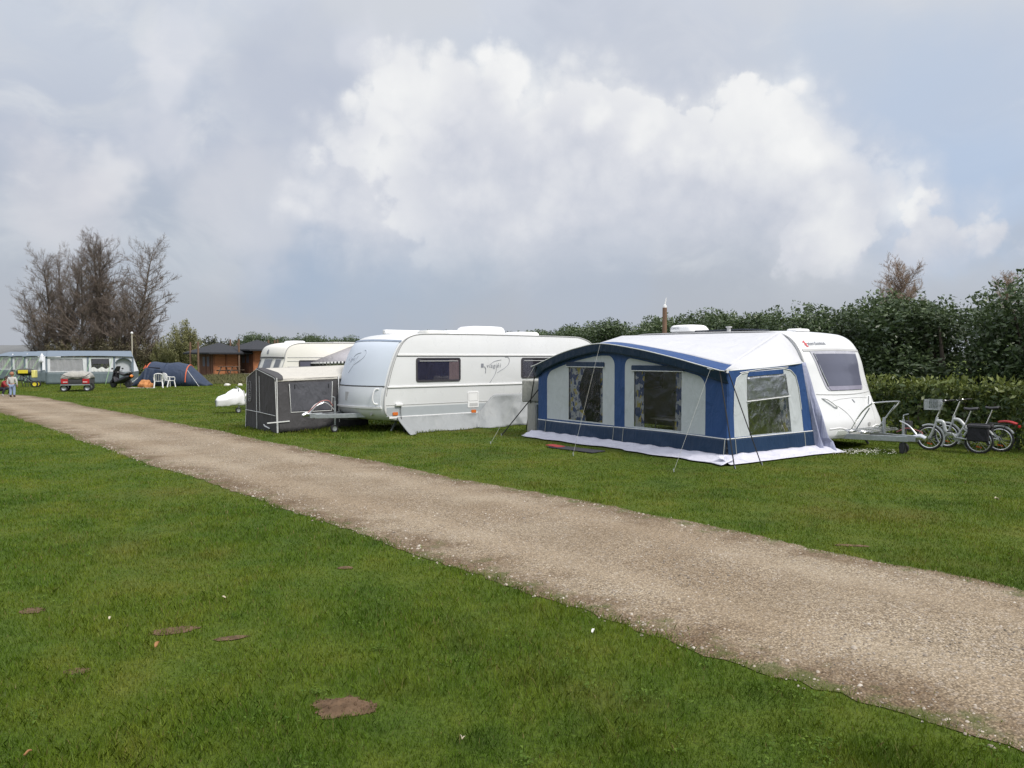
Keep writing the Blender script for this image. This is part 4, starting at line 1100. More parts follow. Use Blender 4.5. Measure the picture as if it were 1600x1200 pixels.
# side wall facing the bicycles
FS_ = lambda a, b, w: (w, a, b)
top = lambda y: interp(y, [0, .8, 1.6, 2.25, 2.7], [1.70, 1.735, 1.78, 1.83, 1.84])
so_ = [(0, .43), (2.66, .43), (2.45, 1.2), (2.27, 1.83)] + [(y, top(y)) for y in (1.9, 1.5, 1.1, .7, .3, 0)]
sp_ = [(.22, .43), (2.36, .43), (2.27, .9), (2.16, 1.35), (2.06, 1.58), (1.9, 1.69), (1.7, 1.725), (.62, 1.665), (.40, 1.64), (.26, 1.56), (.20, 1.40), (.19, .9)]
MB().ring(so_, [[(a, max(b, .46)) for a, b in sp_]], FS_, -.008, .006).build('side_frame', M_ROYAL, AW, smooth=False)
wq = [(.66, .47), (1.96, .47), (1.86, 1.05), (1.74, 1.62), (.56, 1.575), (.58, 1.05)]
sw_ = MB().ring(sp_, [wq], FS_, -.004, .004).build('side_panel', M_PANEL, AW, smooth=False)
MB().add([(-.003, a, b) for a, b in wq], [tuple(range(6))]).build('window', M_VINYLW, sw_, smooth=False)
MB().grid(lambda u, v: (.008 + .012 * mnoise.noise(Vector((u * 6, v * 6, 0))), lerp(lerp(.58, .565, v), lerp(1.855, 1.745, v), u), lerp(1.12 + .06 * u, 1.575 + .04 * u, v)), 20, 12).build('window_flap', clear_mat('silvery_vinyl', (.80, .81, .82), .42, .35, .5, 5), sw_, solid=.003)
MB().tube([(.016, .56, 1.115), (.016, 1.2, 1.145), (.016, 1.88, 1.18)], .010, 6).build('piping', M_PIPE, sw_)
MB().tube([(.012, a, b) for a, b in sp_[2:]], .008, 6).build('piping', M_PIPE, sw_)
MB().tube([(.016, .34, 1.66), (.016, .95, 1.72), (.016, 1.8, 1.755)], .008, 6).build('piping', M_PIPE, sw_)
MB().prism([(.57, 1.585), (1.66, 1.63), (1.64, 1.715), (.60, 1.67)], FS_, .006, .02).build('rolled_blind', M_ROYAL, sw_)
MB().grid(lambda u, v: (-.03 + .014 * math.sin(u * 18), lerp(1.98, 1.98 - .55 * (.25 + .75 * v ** .8) + .2 * v, u) - .12 * v, lerp(.42, 1.5, v)), 30, 10).build('curtain', M_PATT, sw_)
MB().grid(lambda u, v: (-.06 + .015 * math.sin(u * 12), lerp(.55, .70, u), lerp(.42, 1.55, v)), 16, 6).build('curtain', M_PATT, sw_)
MB().tube([(.014, y, interp(y, [0, 2.66], [.44, .45])) for y in np.linspace(0, 2.66, 12)], .010, 6).build('piping', M_PIPE, AW)
MB().grid(lambda u, v: (.012 + .04 * (1 - v) + wavy(u * 3, 9) * 2 * (1 - v), lerp(0, 2.70, u), lerp(.10, .445, v)), 50, 8).build('lower_band', M_NAVY, AW, solid=.005)
# far side wall and back closure
MB().add([(-LA, 0, .02), (-LA, DEP, .02), (-LA - .1, DEP, 2.45), (-LA, 0, arch(-LA))], [(0, 1, 2, 3)]).build('far_side_wall', M_ROYAL, AW, smooth=False, solid=.006)
# lavender drape that closes the gap to the caravan's nose
prof = lambda z: interp(z, [0, .2, .42, .78, 1.14, 1.55, 1.85], [.26, .16, .06, -.05, -.21, -.34, -.46])
def drape(u, v):
    z = lerp(.012, 1.84, v)
    a = Vector((interp(z, [0, .43, 1.83], [.05, .01, .0]), interp(z, [0, .43, 1.2, 1.83], [2.70, 2.66, 2.45, 2.26]), z))
    e = Vector((prof(z) + .06, DEP - .02 + (.10 if z < .3 else 0), z))
    p = a.lerp(e, u)
    k = math.sin(PI * u)
    p.x += (.09 * math.sin(u * 9 + v * 2) * k + .05) * (1 - .6 * v) * min(1, k * 3)
    return p
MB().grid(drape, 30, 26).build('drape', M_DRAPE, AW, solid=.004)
# ground flap lying on the grass
def flapf(u, v):
    x = lerp(-LA - .22, .30, u)
    o = (.34 + .20 * mnoise.noise(Vector((x * 1.7, 1, 0))) - .12 * sstep(.60, .54, u) * sstep(.40, .46, u)) * v
    return (x, -.045 - o, .045 + .11 * (1 - v) ** 1.3 + .045 * mnoise.noise(Vector((x * 4, v * 3, 4))) * math.sin(PI * min(1, v + .15)) - .014 * v)
MB().grid(flapf, 120, 9).build('ground_flap', M_LAV, AW, solid=.004)
def flaps(u, v):
    y = lerp(-.30, 3.15, u)
    o = (.30 + .07 * mnoise.noise(Vector((y * 1.7, 7, 0))) + .15 * sstep(.86, 1, u)) * v
    return (.05 + o, y, .045 + .11 * (1 - v) ** 1.3 + .045 * mnoise.noise(Vector((y * 4, v * 3, 9))) * math.sin(PI * min(1, v + .15)) - .016 * v)
MB().grid(flaps, 70, 9).build('ground_flap', M_LAV, AW, solid=.004)
# tension bands on the lower band, poles, straps and guy ropes
def loc(p): return Matrix.Rotation(-T1_ROT, 4, 'Z') @ (Vector(p) - N1)
for x in (-5.42, -3.02, -2.72, -.02): MB().tube([(x, -.02, .45), (x + .0, -.07, .02)], .007, 6).build('tension_band', M_ROPE, AW)
for y in (.22, 2.36): MB().tube([(.02, y, .45), (.07, y, .02)], .007, 6).build('tension_band', M_ROPE, AW)
for x, y in ((-.03, .03), (-LA + .03, .03), (-2.86, .04)): MB().tube([(x, y, .02), (x, y, arch(x) - .05)], .014, 8).build('pole', M_GALV, AW)
MB().tube([(x, -OH + .06, arch(x) - .10) for x in np.linspace(-.5, -2.4, 10)], .012, 6).build('hood_pole', M_GALV, AW)
MB().tube([(-.02, -.02, 1.66), (-.30, -.20, 1.74)], .010, 6).build('hood_strut', M_GALV, AW)
MB().lathe([(.001, -.03), (.03, -.03), (.03, .03), (.001, .03)], 10, Matrix.Translation((.02, -.03, 1.69))).build('corner_cap', M_PIPE, AW)
def guy(p, q, r, m_, nm):
    g = MB().tube([p, q], r, 6).build(nm, m_, AW)
    d = (Vector(q) - Vector(p)).normalized()
    MB().tube([Vector(q) + Vector((0, 0, .06)), Vector(q) + Vector((.02, 0, .0))], .007, 6).build('peg', M_GALV, g)
    return g
s1 = guy((-.05, -OH, 1.72), loc(gp(1148, 733)), .011, M_STRAP, 'storm_strap')
guy((.02, .02, 1.66), loc(gp(1190, 727)), .010, M_STRAP, 'storm_strap')
guy((-LA + .1, -OH, 1.72), loc(gp(822, 672)), .013, M_STRAP, 'storm_strap')
guy((-LA - .1, .9, 1.95), loc(gp(783, 681)), .014, M_STRAP, 'storm_strap')
guy((-3.32, -OH, 2.25), loc(gp(895, 712)), .0026, M_ROPE, 'guy_rope')
guy((-.25, -OH, 1.76), loc(gp(1052, 738)), .0026, M_ROPE, 'guy_rope')
guy((-LA + .05, -OH, 1.74), loc(gp(766, 694)), .003, M_ROPE, 'guy_rope')
MB().prism([(-LA + .05, .06), (-.05, .06), (-.05, DEP - .1), (-LA + .05, DEP - .1)], lambda a, b, w: (a, b, w), .03, .04).build('groundsheet', mat('grey_groundsheet', (.085, .085, .095), .8, .2, 5), AW, smooth=False)
# things inside, seen through the clear panes
tb = thing('camping_table', 'low camping table with a pale top inside the blue awning', 'table', N1 + FW1 * -1.75 + LF1 * .75, T1_ROT)
MB().prism(rrect(-.62, .62, -.35, .35, .06), lambda a, b, w: (a, b, w), .64, .67).build('tabletop', mat('pale_laminate', (.50, .49, .47), .4), tb)
for x in (-.5, .5):
    for y in (-.27, .27): MB().tube([(x, y, .64), (x * 1.1, y * 1.1, 0)], .014, 8).build('leg', M_GALV, tb)
fl_ = thing('flower_bouquet', 'orange and red flowers in a vase on the table inside the awning', 'flowers', N1 + FW1 * -1.42 + LF1 * .72 + Vector((0, 0, .67)), T1_ROT)
MB().lathe([(.001, 0), (.06, 0), (.085, .09), (.055, .18), (.07, .22), (.001, .2)], 14).build('vase', mat('brown_glaze', (.12, .08, .06), .3), fl_)
st, hd, hd2 = MB(), MB(), MB()
for k in range(26):
    a = random.random() * 2 * PI; r = random.random() * .22; h = .42 + .3 * random.random()
    st.tube([(0, 0, .18), (r * .5 * math.cos(a), r * .5 * math.sin(a), h * .6), (r * math.cos(a), r * math.sin(a), h)], .005, 4)
    (hd if k % 3 else hd2).ell((r * math.cos(a), r * math.sin(a), h), (.035, .035, .022), 8, 5)
    for q in range(3):
        b_ = a + random.random() * 2; hh = .25 + random.random() * .3
        st.add([(r * .6 * math.cos(a), r * .6 * math.sin(a), hh), (r * .6 * math.cos(a) + .1 * math.cos(b_), r * .6 * math.sin(a) + .1 * math.sin(b_), hh + .04), (r * .6 * math.cos(a) + .06 * math.cos(b_ + .7), r * .6 * math.sin(a) + .06 * math.sin(b_ + .7), hh + .05)], [(0, 1, 2)])
st.build('stems', mat('stem_green', (.05, .10, .03), .6), fl_); hd.build('blossoms', mat('orange_petal', (.70, .25, .04), .6), fl_); hd2.build('blossoms', mat('red_petal', (.50, .05, .06), .6), fl_)
def camp_chair(loc_, rot, label):
    ch = thing('camping_chair', label, 'chair', loc_, rot, 'camping chairs inside the blue awning')
    M_ = mat('chair_cloth', (.10, .11, .13), .8)
    MB().grid(lambda u, v: (lerp(-.24, .24, u), lerp(-.24, .24, v), .44 - .03 * math.sin(PI * v)), 8, 8).build('seat', M_, ch, solid=.02)
    MB().grid(lambda u, v: (lerp(-.24, .24, u), .24 + .22 * v, .46 + .62 * v), 8, 8).build('backrest', M_, ch, solid=.02)
    for s_ in (-.25, .25):
        MB().tube([(s_, -.26, 0), (s_, .22, .45), (s_, .47, 1.1)], .013, 8).build('leg', M_CHROME, ch)
        MB().tube([(s_, .34, 0), (s_, -.24, .45)], .013, 8).build('leg', M_CHROME, ch)
        MB().bar((s_, -.22, .66), (s_, .26, .68), .05, .025).build('armrest', M_TRIM, ch)
    return ch
camp_chair(N1 + FW1 * -4.0 + LF1 * .85, T1_ROT + .5, 'dark folding chair behind the left-hand curtained window of the blue awning')
camp_chair(N1 + FW1 * -.70 + LF1 * 1.0, T1_ROT - 1.2, 'dark folding chair behind the wrinkled side window of the blue awning')
# mats in front of the awning
mt1 = thing('door_mat', 'flat dark and red mat on the grass in front of the awning', 'mat', gp(905, 704), T1_ROT + .1)
MB().prism(rrect(-.75, .55, -.20, .22, .03), lambda a, b, w: (a, b, w + .012 + .008 * math.sin(a * 5)), 0, .012).build('mat', mat('dark_mat', (.028, .028, .036), .9, .3, 20), mt1)
MB().prism(rrect(-.92, -.52, -.12, .12, .03), lambda a, b, w: (a, b, w + .03 + .01 * math.sin(a * 5)), 0, .010).build('red_corner', mat('red_mat', (.27, .03, .03), .9, .2, 20), mt1)
# cupboard of grey canvas beside the big caravan, water can on it
cb = thing('camping_cupboard', 'weathered grey canvas camping cupboard standing between the big caravan and the blue awning', 'cupboard', gp(829, 677), math.radians(-20))
M_GCAN = cloth_mat('weathered_canvas', (.33, .33, .30), .9, .15, .4)
M_GCAN2 = cloth_mat('pale_canvas', (.47, .46, .42), .9, .12, .4)
MB().box(-.24, .22, 0, .45, .80, 1.36).build('upper_bag', M_GCAN, cb, bevel=.03)
MB().box(-.10, .14, .02, .43, .02, .80).build('lower_bag', M_GCAN2, cb, bevel=.02)
MB().box(.14, .42, .02, .43, .74, .78).build('shelf', M_GALV, cb)
for x in (.16, .42):
    for y in (.03, .42): MB().tube([(x, y, 0), (x, y, 1.34)], .012, 6).build('leg', M_GALV, cb)
wc = thing('water_can', 'small blue water can on the shelf beside the awning', 'can', cb.location + Matrix.Rotation(math.radians(-20), 3, 'Z') @ Vector((.29, .2, .78)), math.radians(-20))
dome(-.10, .10, -.14, .14, 0, .30, .05, 0).build('canister', mat('blue_plastic', (.04, .14, .42), .35), wc)
MB().lathe([(.001, .29), (.03, .29), (.03, .34), (.001, .34)], 12).build('cap', M_PLASTIC, wc)
NO_GRASS.append(lambda x, y: ((lambda lx, ly: (lx > -LA - .2) & (lx < .42) & (ly > -.48) & (ly < DEP + .1))((x - N1.x) * FW1.x + (y - N1.y) * FW1.y, (x - N1.x) * LF1.x + (y - N1.y) * LF1.y)))

# ------------------------------------------------------------------ dark grey gabled tent in front of the ivory caravan
GT_R = math.atan2(.643, .766)        # x runs along the ridge away from the track; gable end at x = 0
gt0 = gp(434, 677)
GT = thing('gabled_tent', 'dark grey gabled tent with an ivory roof, beside the tow bar of the middle caravan', 'tent', gt0, GT_R)
M_CHAR = cloth_mat('charcoal_cloth', (.066, .064, .067), .75, .12, .5)
M_IVORY = cloth_mat('ivory_cloth', (.50, .48, .43), .7, .05, .35)
GW, GL = 2.15, 2.6
G = [(0, 0), (.10, 1.38), (.18, 1.42), (GW * .62, 1.63), (GW - .15, 1.40), (GW, 0)]
MB().prism(G, lambda a, b, w: (w, a, b), 0, .012).build('gable_end', M_CHAR, GT, smooth=False)
MB().prism(G, lambda a, b, w: (GL + w, a, b * 1.04), 0, .012).build('gable_end', M_CHAR, GT, smooth=False)
MB().grid(lambda u, v: (lerp(0, GL, u), .10 * v - .05 * (1 - v) + .015 * mnoise.noise(Vector((u * 6, v * 5, 2))), lerp(.03, lerp(1.38, 1.44, u), v)), 30, 12).build('long_wall', M_CHAR, GT, solid=.008)
MB().grid(lambda u, v: (lerp(0, GL, u), GW - .0 + .03 * (1 - v) - .15 * v, lerp(.0, lerp(1.40, 1.46, u), v)), 12, 6).build('long_wall', M_CHAR, GT, solid=.008)
MB().grid(lambda u, v: (lerp(.0, GL, u), interp(v, [0, .08, .16, 1], [.07, .11, .19, GW * .62]), interp(v, [0, .08, .16, 1], [1.32, 1.39, 1.44, 1.64]) * lerp(1, 1.045, u) - .03 * math.sin(PI * u) * math.sin(PI * v)), 24, 16).build('roof', M_IVORY, GT, solid=.01)
MB().grid(lambda u, v: (lerp(.0, GL, u), interp(v, [0, .84, 1], [GW * .62, GW - .15, GW - .1]), interp(v, [0, .84, 1], [1.64, 1.41, 1.36]) * lerp(1, 1.045, u)), 12, 8).build('roof', M_IVORY, GT, solid=.01)
MB().grid(lambda u, v: (lerp(-.02, .30 - .12 * abs(2 * v - 1), u), interp(v, [0, .08, .16, 1], [.06, .10, .18, GW * .62]), interp(v, [0, .08, .16, 1], [1.355, 1.405, 1.455, 1.655]) * lerp(1, 1.006, u)), 5, 16).build('roof_border', M_CHAR, GT, solid=.008)
MB().tube([(-.014, a, b) for a, b in G], .010, 6).build('piping', M_PIPE, GT)
MB().tube([(-.016, GW * .62, .03), (-.016, GW * .62, 1.61)], .010, 6).build('zip', M_PIPE, GT)
MB().tube([(-.016, GW * .52, .48), (-.016, GW * .53, 1.45)], .008, 6).build('zip', M_PIPE, GT)
MB().tube([(-.016, GW - .02, .50), (-.016, GW * .55, .48), (-.016, .10, .44)], .008, 6).build('piping', M_PIPE, GT)
pp = [(.34, 1.26), (.36, .52), (1.50, .52), (1.56, 1.30)]
MB().tube([(x, .05 * 0 - .045 + .10 * z / 1.5, z) for x, z in pp], .011, 6).build('window_piping', M_PIPE, GT)
MB().prism([(.37, .55), (1.49, .55), (1.54, 1.30), (.35, 1.28)], lambda a, b, w: (a, -.05 + .10 * b / 1.5 - w, b), .001, .006).build('window_blind', cloth_mat('charcoal_blind', (.085, .087, .10), .7, .12, .6), GT, smooth=False)
for x in (.48, 1.44): MB().tube([(x, -.035 + .05, 1.24), (x, .005, 1.14)], .012, 6).build('toggle', M_BLACK, GT)
MB().bar((.30, -.05, .30), (-.30, -.06, .28), .02, .025).build('tension_band', M_PIPE, GT)
MB().tube([(-.02, -.02, 1.42), (-.02, -.06, .02)], .011, 6).build('piping', M_PIPE, GT)
MB().tube([(1.72, -.02, .2), (1.75, .06, 1.46)], .016, 8).build('pole', M_PLASTIC, GT)
# outlined logo: two joined loops in an oval
lg = MB()
zz = lambda a, b: (-.020, GW * .84 + a, 1.02 + b)
for pts in ([(.10, -.2), (.10, .2), (.05, .27), (-.05, .27), (-.10, .2), (-.10, -.2), (-.05, -.27), (.05, -.27), (.10, -.2)], [(-.05, .18), (-.05, .08), (.05, .08), (.05, .20), (0, .23)], [(-.10, .03), (.10, .03)], [(-.05, -.03), (.05, -.03), (.05, -.1), (-.05, -.1)], [(.05, -.2), (-.04, -.22), (-.05, -.15), (.02, -.14)]):
    lg.tube([zz(a, b) for a, b in pts], .007, 5)
lg.build('logo_outline', mat('dim_print', (.34, .34, .35), .6), GT)
MB().tube([(-.018, GW * .40, .17), (-.018, GW * .36, .13), (-.018, GW * .22, .09)], .016, 6).build('small_logo', M_PIPE, GT)
NO_GRASS.append(lambda x, y: ((lambda lx, ly: (lx > -.02) & (lx < GL) & (ly > -.02) & (ly < GW))((x - gt0.x) * math.cos(GT_R) + (y - gt0.y) * math.sin(GT_R), -(x - gt0.x) * math.sin(GT_R) + (y - gt0.y) * math.cos(GT_R))))
# long grass along the tarpaulin, the tent and under the caravans
def near_c2(x, y):
    lx = (x - c2.x) * FW2.x + (y - c2.y) * FW2.y; ly = (x - c2.x) * LF2.x + (y - c2.y) * LF2.y
    return (lx < 1.6) & (lx > -6) & (ly > -2.2) & (ly < 1.9 - .1 * np.abs(lx))
TALL.append(near_c2)
TALL.append(lambda x, y: (np.abs((x - gt0.x) * math.cos(GT_R) + (y - gt0.y) * math.sin(GT_R) - .8) < 1.8) & (np.abs(-(x - gt0.x) * math.sin(GT_R) + (y - gt0.y) * math.cos(GT_R) - .8) < 1.6))
# ------------------------------------------------------------------ folding bicycles by the hedge
M_BIKE = mat('silver_white_paint', (.50, .52, .53), .35, .04)
M_REFL = mat('orange_reflector', (.62, .14, .02), .3, .1)
def bicycle(name, label, pf, pr, basket):
    pf, pr = Vector((pf.x, pf.y, 0)), Vector((pr.x, pr.y, 0))
    d = (pf - pr); wb = d.length
    bk = thing(name, label, 'bicycle', pr, math.atan2(d.y, d.x), 'folding bicycles parked against the low hedge')
    R = .245
    def wh(x):
        w_ = MB().tube([(x + R * math.cos(a * PI / 20), 0, R + .012 + R * math.sin(a * PI / 20)) for a in range(40)], .020, 8, True).build('wheel', M_RUBBER, bk)
        MB().tube([(x + (R - .032) * math.cos(a * PI / 20), 0, R + .012 + (R - .032) * math.sin(a * PI / 20)) for a in range(40)], .014, 6, True).build('rim', M_CHROME, w_)
        sp = MB()
        for k in range(14):
            a = 2 * PI * k / 14
            sp.tube([(x + .02 * math.cos(a + .5), .02 * (-1) ** k, R + .012 + .02 * math.sin(a + .5)), (x + (R - .04) * math.cos(a), 0, R + .012 + (R - .04) * math.sin(a))], .0022, 4)
        sp.build('spokes', M_GALV, w_)
        MB().tube([(x, -.05, R + .012), (x, .05, R + .012)], .022, 10).build('hub', M_GALV, w_)
        MB().bar((x - .05, -.012, R - .12), (x + .05, -.012, R - .10), .012, .025).build('wheel_reflector', M_REFL, w_)
        MB().tube([(x + (R + .035) * math.cos(a), 0, R + .012 + (R + .035) * math.sin(a)) for a in np.linspace(math.radians(55 if x > .3 else 20), math.radians(200 if x > .3 else 150), 16)] if x < .3 else
                  [(x + (R + .035) * math.cos(a), 0, R + .012 + (R + .035) * math.sin(a)) for a in np.linspace(math.radians(60), math.radians(215), 16)], .022, 6).build('mudguard', M_BIKE, bk)
    wh(0); wh(wb)
    hx, hz = wb - .13, .62                       # head tube
    bb = Vector((.40, 0, .30))
    fr = MB().tube(cr([(hx, 0, hz), (hx - .12, 0, .60), (.60, 0, .42), (bb.x, 0, bb.z + .02)], 5), [.036] * 16, 10)
    fr.tube([(hx + .02, 0, .54), (hx - .01, 0, .70)], .026, 10)
    fr.tube([bb, (.26, 0, .56)], .022, 8)
    for s_ in (-.05, .05): fr.tube([(bb.x, s_ * .4, bb.z), (0, s_, R + .012)], .013, 6).tube([(.29, s_ * .3, .50), (0, s_, R + .012)], .010, 6)
    fr.build('frame', M_BIKE, bk)
    fk = MB()
    for s_ in (-.045, .045): fk.tube([(hx + .02, s_ * .8, .54), (hx + .05, s_, .45), (wb, s_, R + .012)], .014, 6)
    fk.build('fork', M_BIKE, bk)
    MB().tube([(hx - .01, 0, .70), (hx - .13, 0, 1.02)], .019, 8).build('handlebar_stem', M_CHROME, bk)
    hb = MB().tube(cr([(hx - .20, -.27, 1.05), (hx - .14, -.12, 1.04), (hx - .13, 0, 1.02), (hx - .14, .12, 1.04), (hx - .20, .27, 1.05)], 4), .012, 6).build('handlebar', M_BLACK, bk)
    for s_ in (-1, 1):
        MB().tube([(hx - .17, s_ * .20, 1.05), (hx - .24, s_ * .29, 1.05)], .018, 8).build('grip', M_RUBBER, hb)
        MB().tube([(hx - .10, s_ * .16, 1.05), (hx - .18, s_ * .25, 1.03)], .007, 5).build('brake_lever', M_CHROME, hb)
    MB().tube([(.26, 0, .54), (.145, 0, .86)], .016, 8).build('seat_post', M_CHROME, bk)
    sd_ = MB()
    sd_.grid(lambda u, v: (.02 + .26 * u, (2 * v - 1) * interp(u, [0, .25, .6, 1], [.085, .08, .03, .018]), .885 + .03 * (1 - (2 * v - 1) ** 2) + .01 * math.cos(u * 5)), 14, 9)
    sd_.build('saddle', M_BLACK, bk, solid=.035)
    cs = MB().lathe([(.005, -.004), (.085, -.004), (.085, .004), (.005, .004)], 24, Matrix.Translation((bb.x, -.06, bb.z)) @ Matrix.Rotation(PI / 2, 4, 'X')).build('chainring', M_GALV, bk)
    for s_, a in ((-1, 2.2), (1, 2.2 + PI)):
        e = Vector((bb.x + .16 * math.cos(a), s_ * .085, bb.z - .16 * math.sin(a)))
        MB().tube([(bb.x, s_ * .07, bb.z), e], .010, 6).build('crank', M_CHROME, cs)
        MB().box(e.x - .045, e.x + .045, e.y + (0 if s_ > 0 else -.09), e.y + (.09 if s_ > 0 else 0), e.z - .012, e.z + .012).build('pedal', M_BLACK, cs)
    MB().bar((bb.x, -.06, bb.z + .085), (.0, -.06, R + .05), .012, .012).bar((bb.x, -.06, bb.z - .085), (.0, -.06, R - .02), .006, .008).build('chain_guard', M_BIKE, bk)
    rk = MB()
    for s_ in (-.06, 0, .06): rk.tube([(.20, s_, .585), (-.22, s_, .575)], .007, 5)
    rk.tube([(-.22, -.06, .575), (-.22, .06, .575)], .007, 5).tube([(-.12, .06, .575), (0, .05, R + .012)], .007, 5).tube([(-.12, -.06, .575), (0, -.05, R + .012)], .007, 5)
    rk.build('rear_rack', M_DARKSTEEL, bk)
    MB().tube([(.34, -.03, .27), (.22, -.16, .01)], .009, 6).build('kickstand', M_GALV, bk)
    if basket:
        bs = MB()
        x0, x1, y0, y1, z0, z1 = hx - .06, hx + .20, -.17, .17, .86, 1.06
        for z in np.linspace(z0, z1, 8): bs.tube([(x0, y0, z), (x1, y0, z), (x1, y1, z), (x0, y1, z)], .0045, 4, True)
        for q in np.linspace(0, 1, 9):
            for y in (y0, y1): bs.tube([(lerp(x0, x1, q), y, z0), (lerp(x0, x1, q), y, z1)], .0045, 4)
            for x in (x0, x1): bs.tube([(x, lerp(y0, y1, q), z0), (x, lerp(y0, y1, q), z1)], .0045, 4)
            bs.tube([(lerp(x0, x1, q), y0, z0), (lerp(x0, x1, q), y1, z0)], .0045, 4)
        bs.build('basket', M_GALV, bk, smooth=False)
    else:
        MB().grid(lambda u, v: (lerp(.02, -.30, u), (2 * v - 1) * lerp(.07, .05, u), .62 + .03 * math.sin(PI * u) - .03 * u), 12, 6).build('red_rack_cover', mat('red_leathercloth', (.45, .045, .05), .45), bk, solid=.04)
        MB().box(-.36, -.33, -.05, .05, .52, .57).build('tail_lamp', M_REDL, bk, bevel=.005)
    return bk
B_A = bicycle('folding_bicycle', 'silver folding bicycle with a wire basket, in front of the other bicycle', gp(1452, 703), gp(1529, 709), True)
B_B = bicycle('folding_bicycle', 'silver folding bicycle with a red carrier cover, nearest the hedge', gp(1479, 699), gp(1562, 706), False)
pn = thing('pannier_bag', 'black double pannier bag hanging over the rear rack of the bicycle with a basket', 'bag', B_A.location, B_A.rotation_euler.z)
M_PANN = cloth_mat('black_canvas', (.022, .022, .027), .8, .2, .6)
for s_ in (-1, 1):
    bg_ = MB().box(-.21, .17, *sorted((s_ * .085, s_ * .20)), .26, .56).jitter(.008, 6, 2).build('side_bag', M_PANN, pn, bevel=.025)
    MB().box(-.22, .18, *sorted((s_ * .06, s_ * .215)), .53, .60).build('bag_flap', cloth_mat('grey_black_canvas', (.045, .045, .05), .8, .2, .5), pn, bevel=.02)
MB().box(-.21, .17, -.06, .06, .595, .61).build('bridge', M_PANN, pn)

# ------------------------------------------------------------------ far end of the field
def P2(px, d, z=0): return Vector(((px - 800) / FPX * d, d, z))
# large blue-grey awning
M_SLATE = cloth_mat('slate_blue_cloth', (.165, .205, .25), .7, .08, .3)
M_TEAL = cloth_mat('teal_grey_pvc', (.125, .16, .175), .6, .08, .3)
M_LIGHT = cloth_mat('light_grey_cloth', (.66, .68, .71), .75, .05, .3)
M_SILV = clear_mat('bright_vinyl', (.95, .95, .96), .08, .35, .5, 4)
M_DIM = mat('dim_net', (.06, .06, .075), .8)
def far_awning(label, p, rot, Lw, dep, bays, group=None, gb=None):
    a = thing('awning', label, 'awning', p, rot, group)
    zl, ze = .88, 1.95
    MB().grid(lambda u, v: (lerp(0, Lw, u), lerp(-.15, dep, v), lerp(1.98 + .06 * math.sin(PI * u), 2.42, v ** .7) - .06 * math.sin(PI * v) * abs(math.sin(PI * u * len(bays)))), 40, 10).build('roof', M_SLATE, a, solid=.02)
    MB().grid(lambda u, v: (lerp(0, Lw, u), -.05 * (1 - v) + .02 * mnoise.noise(Vector((u * 9, v * 2, Lw))), lerp(.02, zl, v)), 30, 6).build('lower_band', M_TEAL, a, solid=.01)
    for s_ in (0, 1):
        x = s_ * Lw
        MB().add([(x, 0, 0), (x + (.5 if s_ else -.1), dep, 0), (x + (.5 if s_ else -.1), dep, zl), (x, 0, zl)], [(0, 1, 2, 3)]).build('side_band', M_TEAL, a, smooth=False, solid=.01)
        MB().add([(x, 0, zl), (x + (.5 if s_ else -.1), dep, zl), (x, dep, 2.40), (x, 0, 1.98)], [(0, 1, 2, 3)]).build('side_wall', M_LIGHT, a, smooth=False, solid=.01)
    for x0, x1, kind in bays:
        if kind == 'arch':
            pl = [(x0 + .08, zl), (x1 - .08, zl)] + [(lerp(x1 - .08, x0 + .08, k / 14), 1.55 + .33 * math.sin(PI * k / 14) ** .6) for k in range(15)]
            MB().ring([(x0, zl), (x1, zl), (x1, ze), (x0, ze)], [[(p_[0], max(p_[1], zl + .02)) for p_ in pl]], FF_, .0, .02).build('front_panel', M_LIGHT, a, smooth=False)
            dk = MB().prism([(p_[0], p_[1]) for p_ in pl], FF_, -.25, -.23).build('arched_door', mat('pale_door_cloth', (.50, .53, .56), .7, .06), a, smooth=False)
            MB().tube([(p_[0], -.025, p_[1]) for p_ in pl[1:]], .03, 5).build('door_edging', M_SLATE, a)
            continue
        wx0, wx1, wz0, wz1 = x0 + .22, x1 - .22, zl + .06, ze - .12
        f = MB().ring([(x0, zl), (x1, zl), (x1, ze), (x0, ze)], [[(wx0, wz0), (wx1, wz0), (wx1 - .05, wz1), (wx0 - .02, wz1)]], FF_, .0, .02).build('front_panel', M_LIGHT, a, smooth=False)
        MB().add([(wx0, .0, wz0), (wx1, .0, wz0), (wx1 - .05, .0, wz1), (wx0 - .02, .0, wz1)], [(0, 1, 2, 3)]).build('window', M_SILV, f, smooth=False)
        if kind == 'blind':
            MB().box(wx0 + .05, wx1 - .08, -.03, .01, lerp(wz0, wz1, .58), wz1 - .02).build('window_net', M_DIM, f)
            MB().grid(lambda u, v: (lerp(wx0, wx1, u), -.03 + .02 * math.sin(u * 30), lerp(wz0, lerp(wz0, wz1, .25 + .08 * math.sin(u * 14)), v)), 24, 4).build('curtain', M_PIPE, f)
        else:
            MB().grid(lambda u, v: (lerp(wx0, wx1, u), .035 + .02 * math.sin(u * 26), lerp(wz0, wz1, v)), 30, 3).build('curtain', cloth_mat('sheer_curtain', (.84, .83, .85), .8, .15, .4), f)
    for x in [b[0] for b in bays] + [bays[-1][1]]:
        MB().box(x - .06, x + .06, -.045, -.02, .85, 1.98).build('seam_strip', M_SLATE, a)
    for x in (gb if gb is not None else []):
        MB().tube([(x, -.1, 1.9), (x - .5, -1.5, .0)], .011, 5).build('guy_rope', mat('light_green_rope', (.30, .52, .22), .7), a)
    return a
pA, pB = gp(72, 601), gp(208, 599)
dA = pB - pA
far_awning('large blue-grey awning with silver windows, behind the covered trailer', pA, math.atan2(dA.y, dA.x), dA.length, 2.6,
           [(.05, 2.55, 'win'), (2.62, 4.25, 'blind'), (4.32, dA.length, 'arch')], None, [2.8, 4.2])
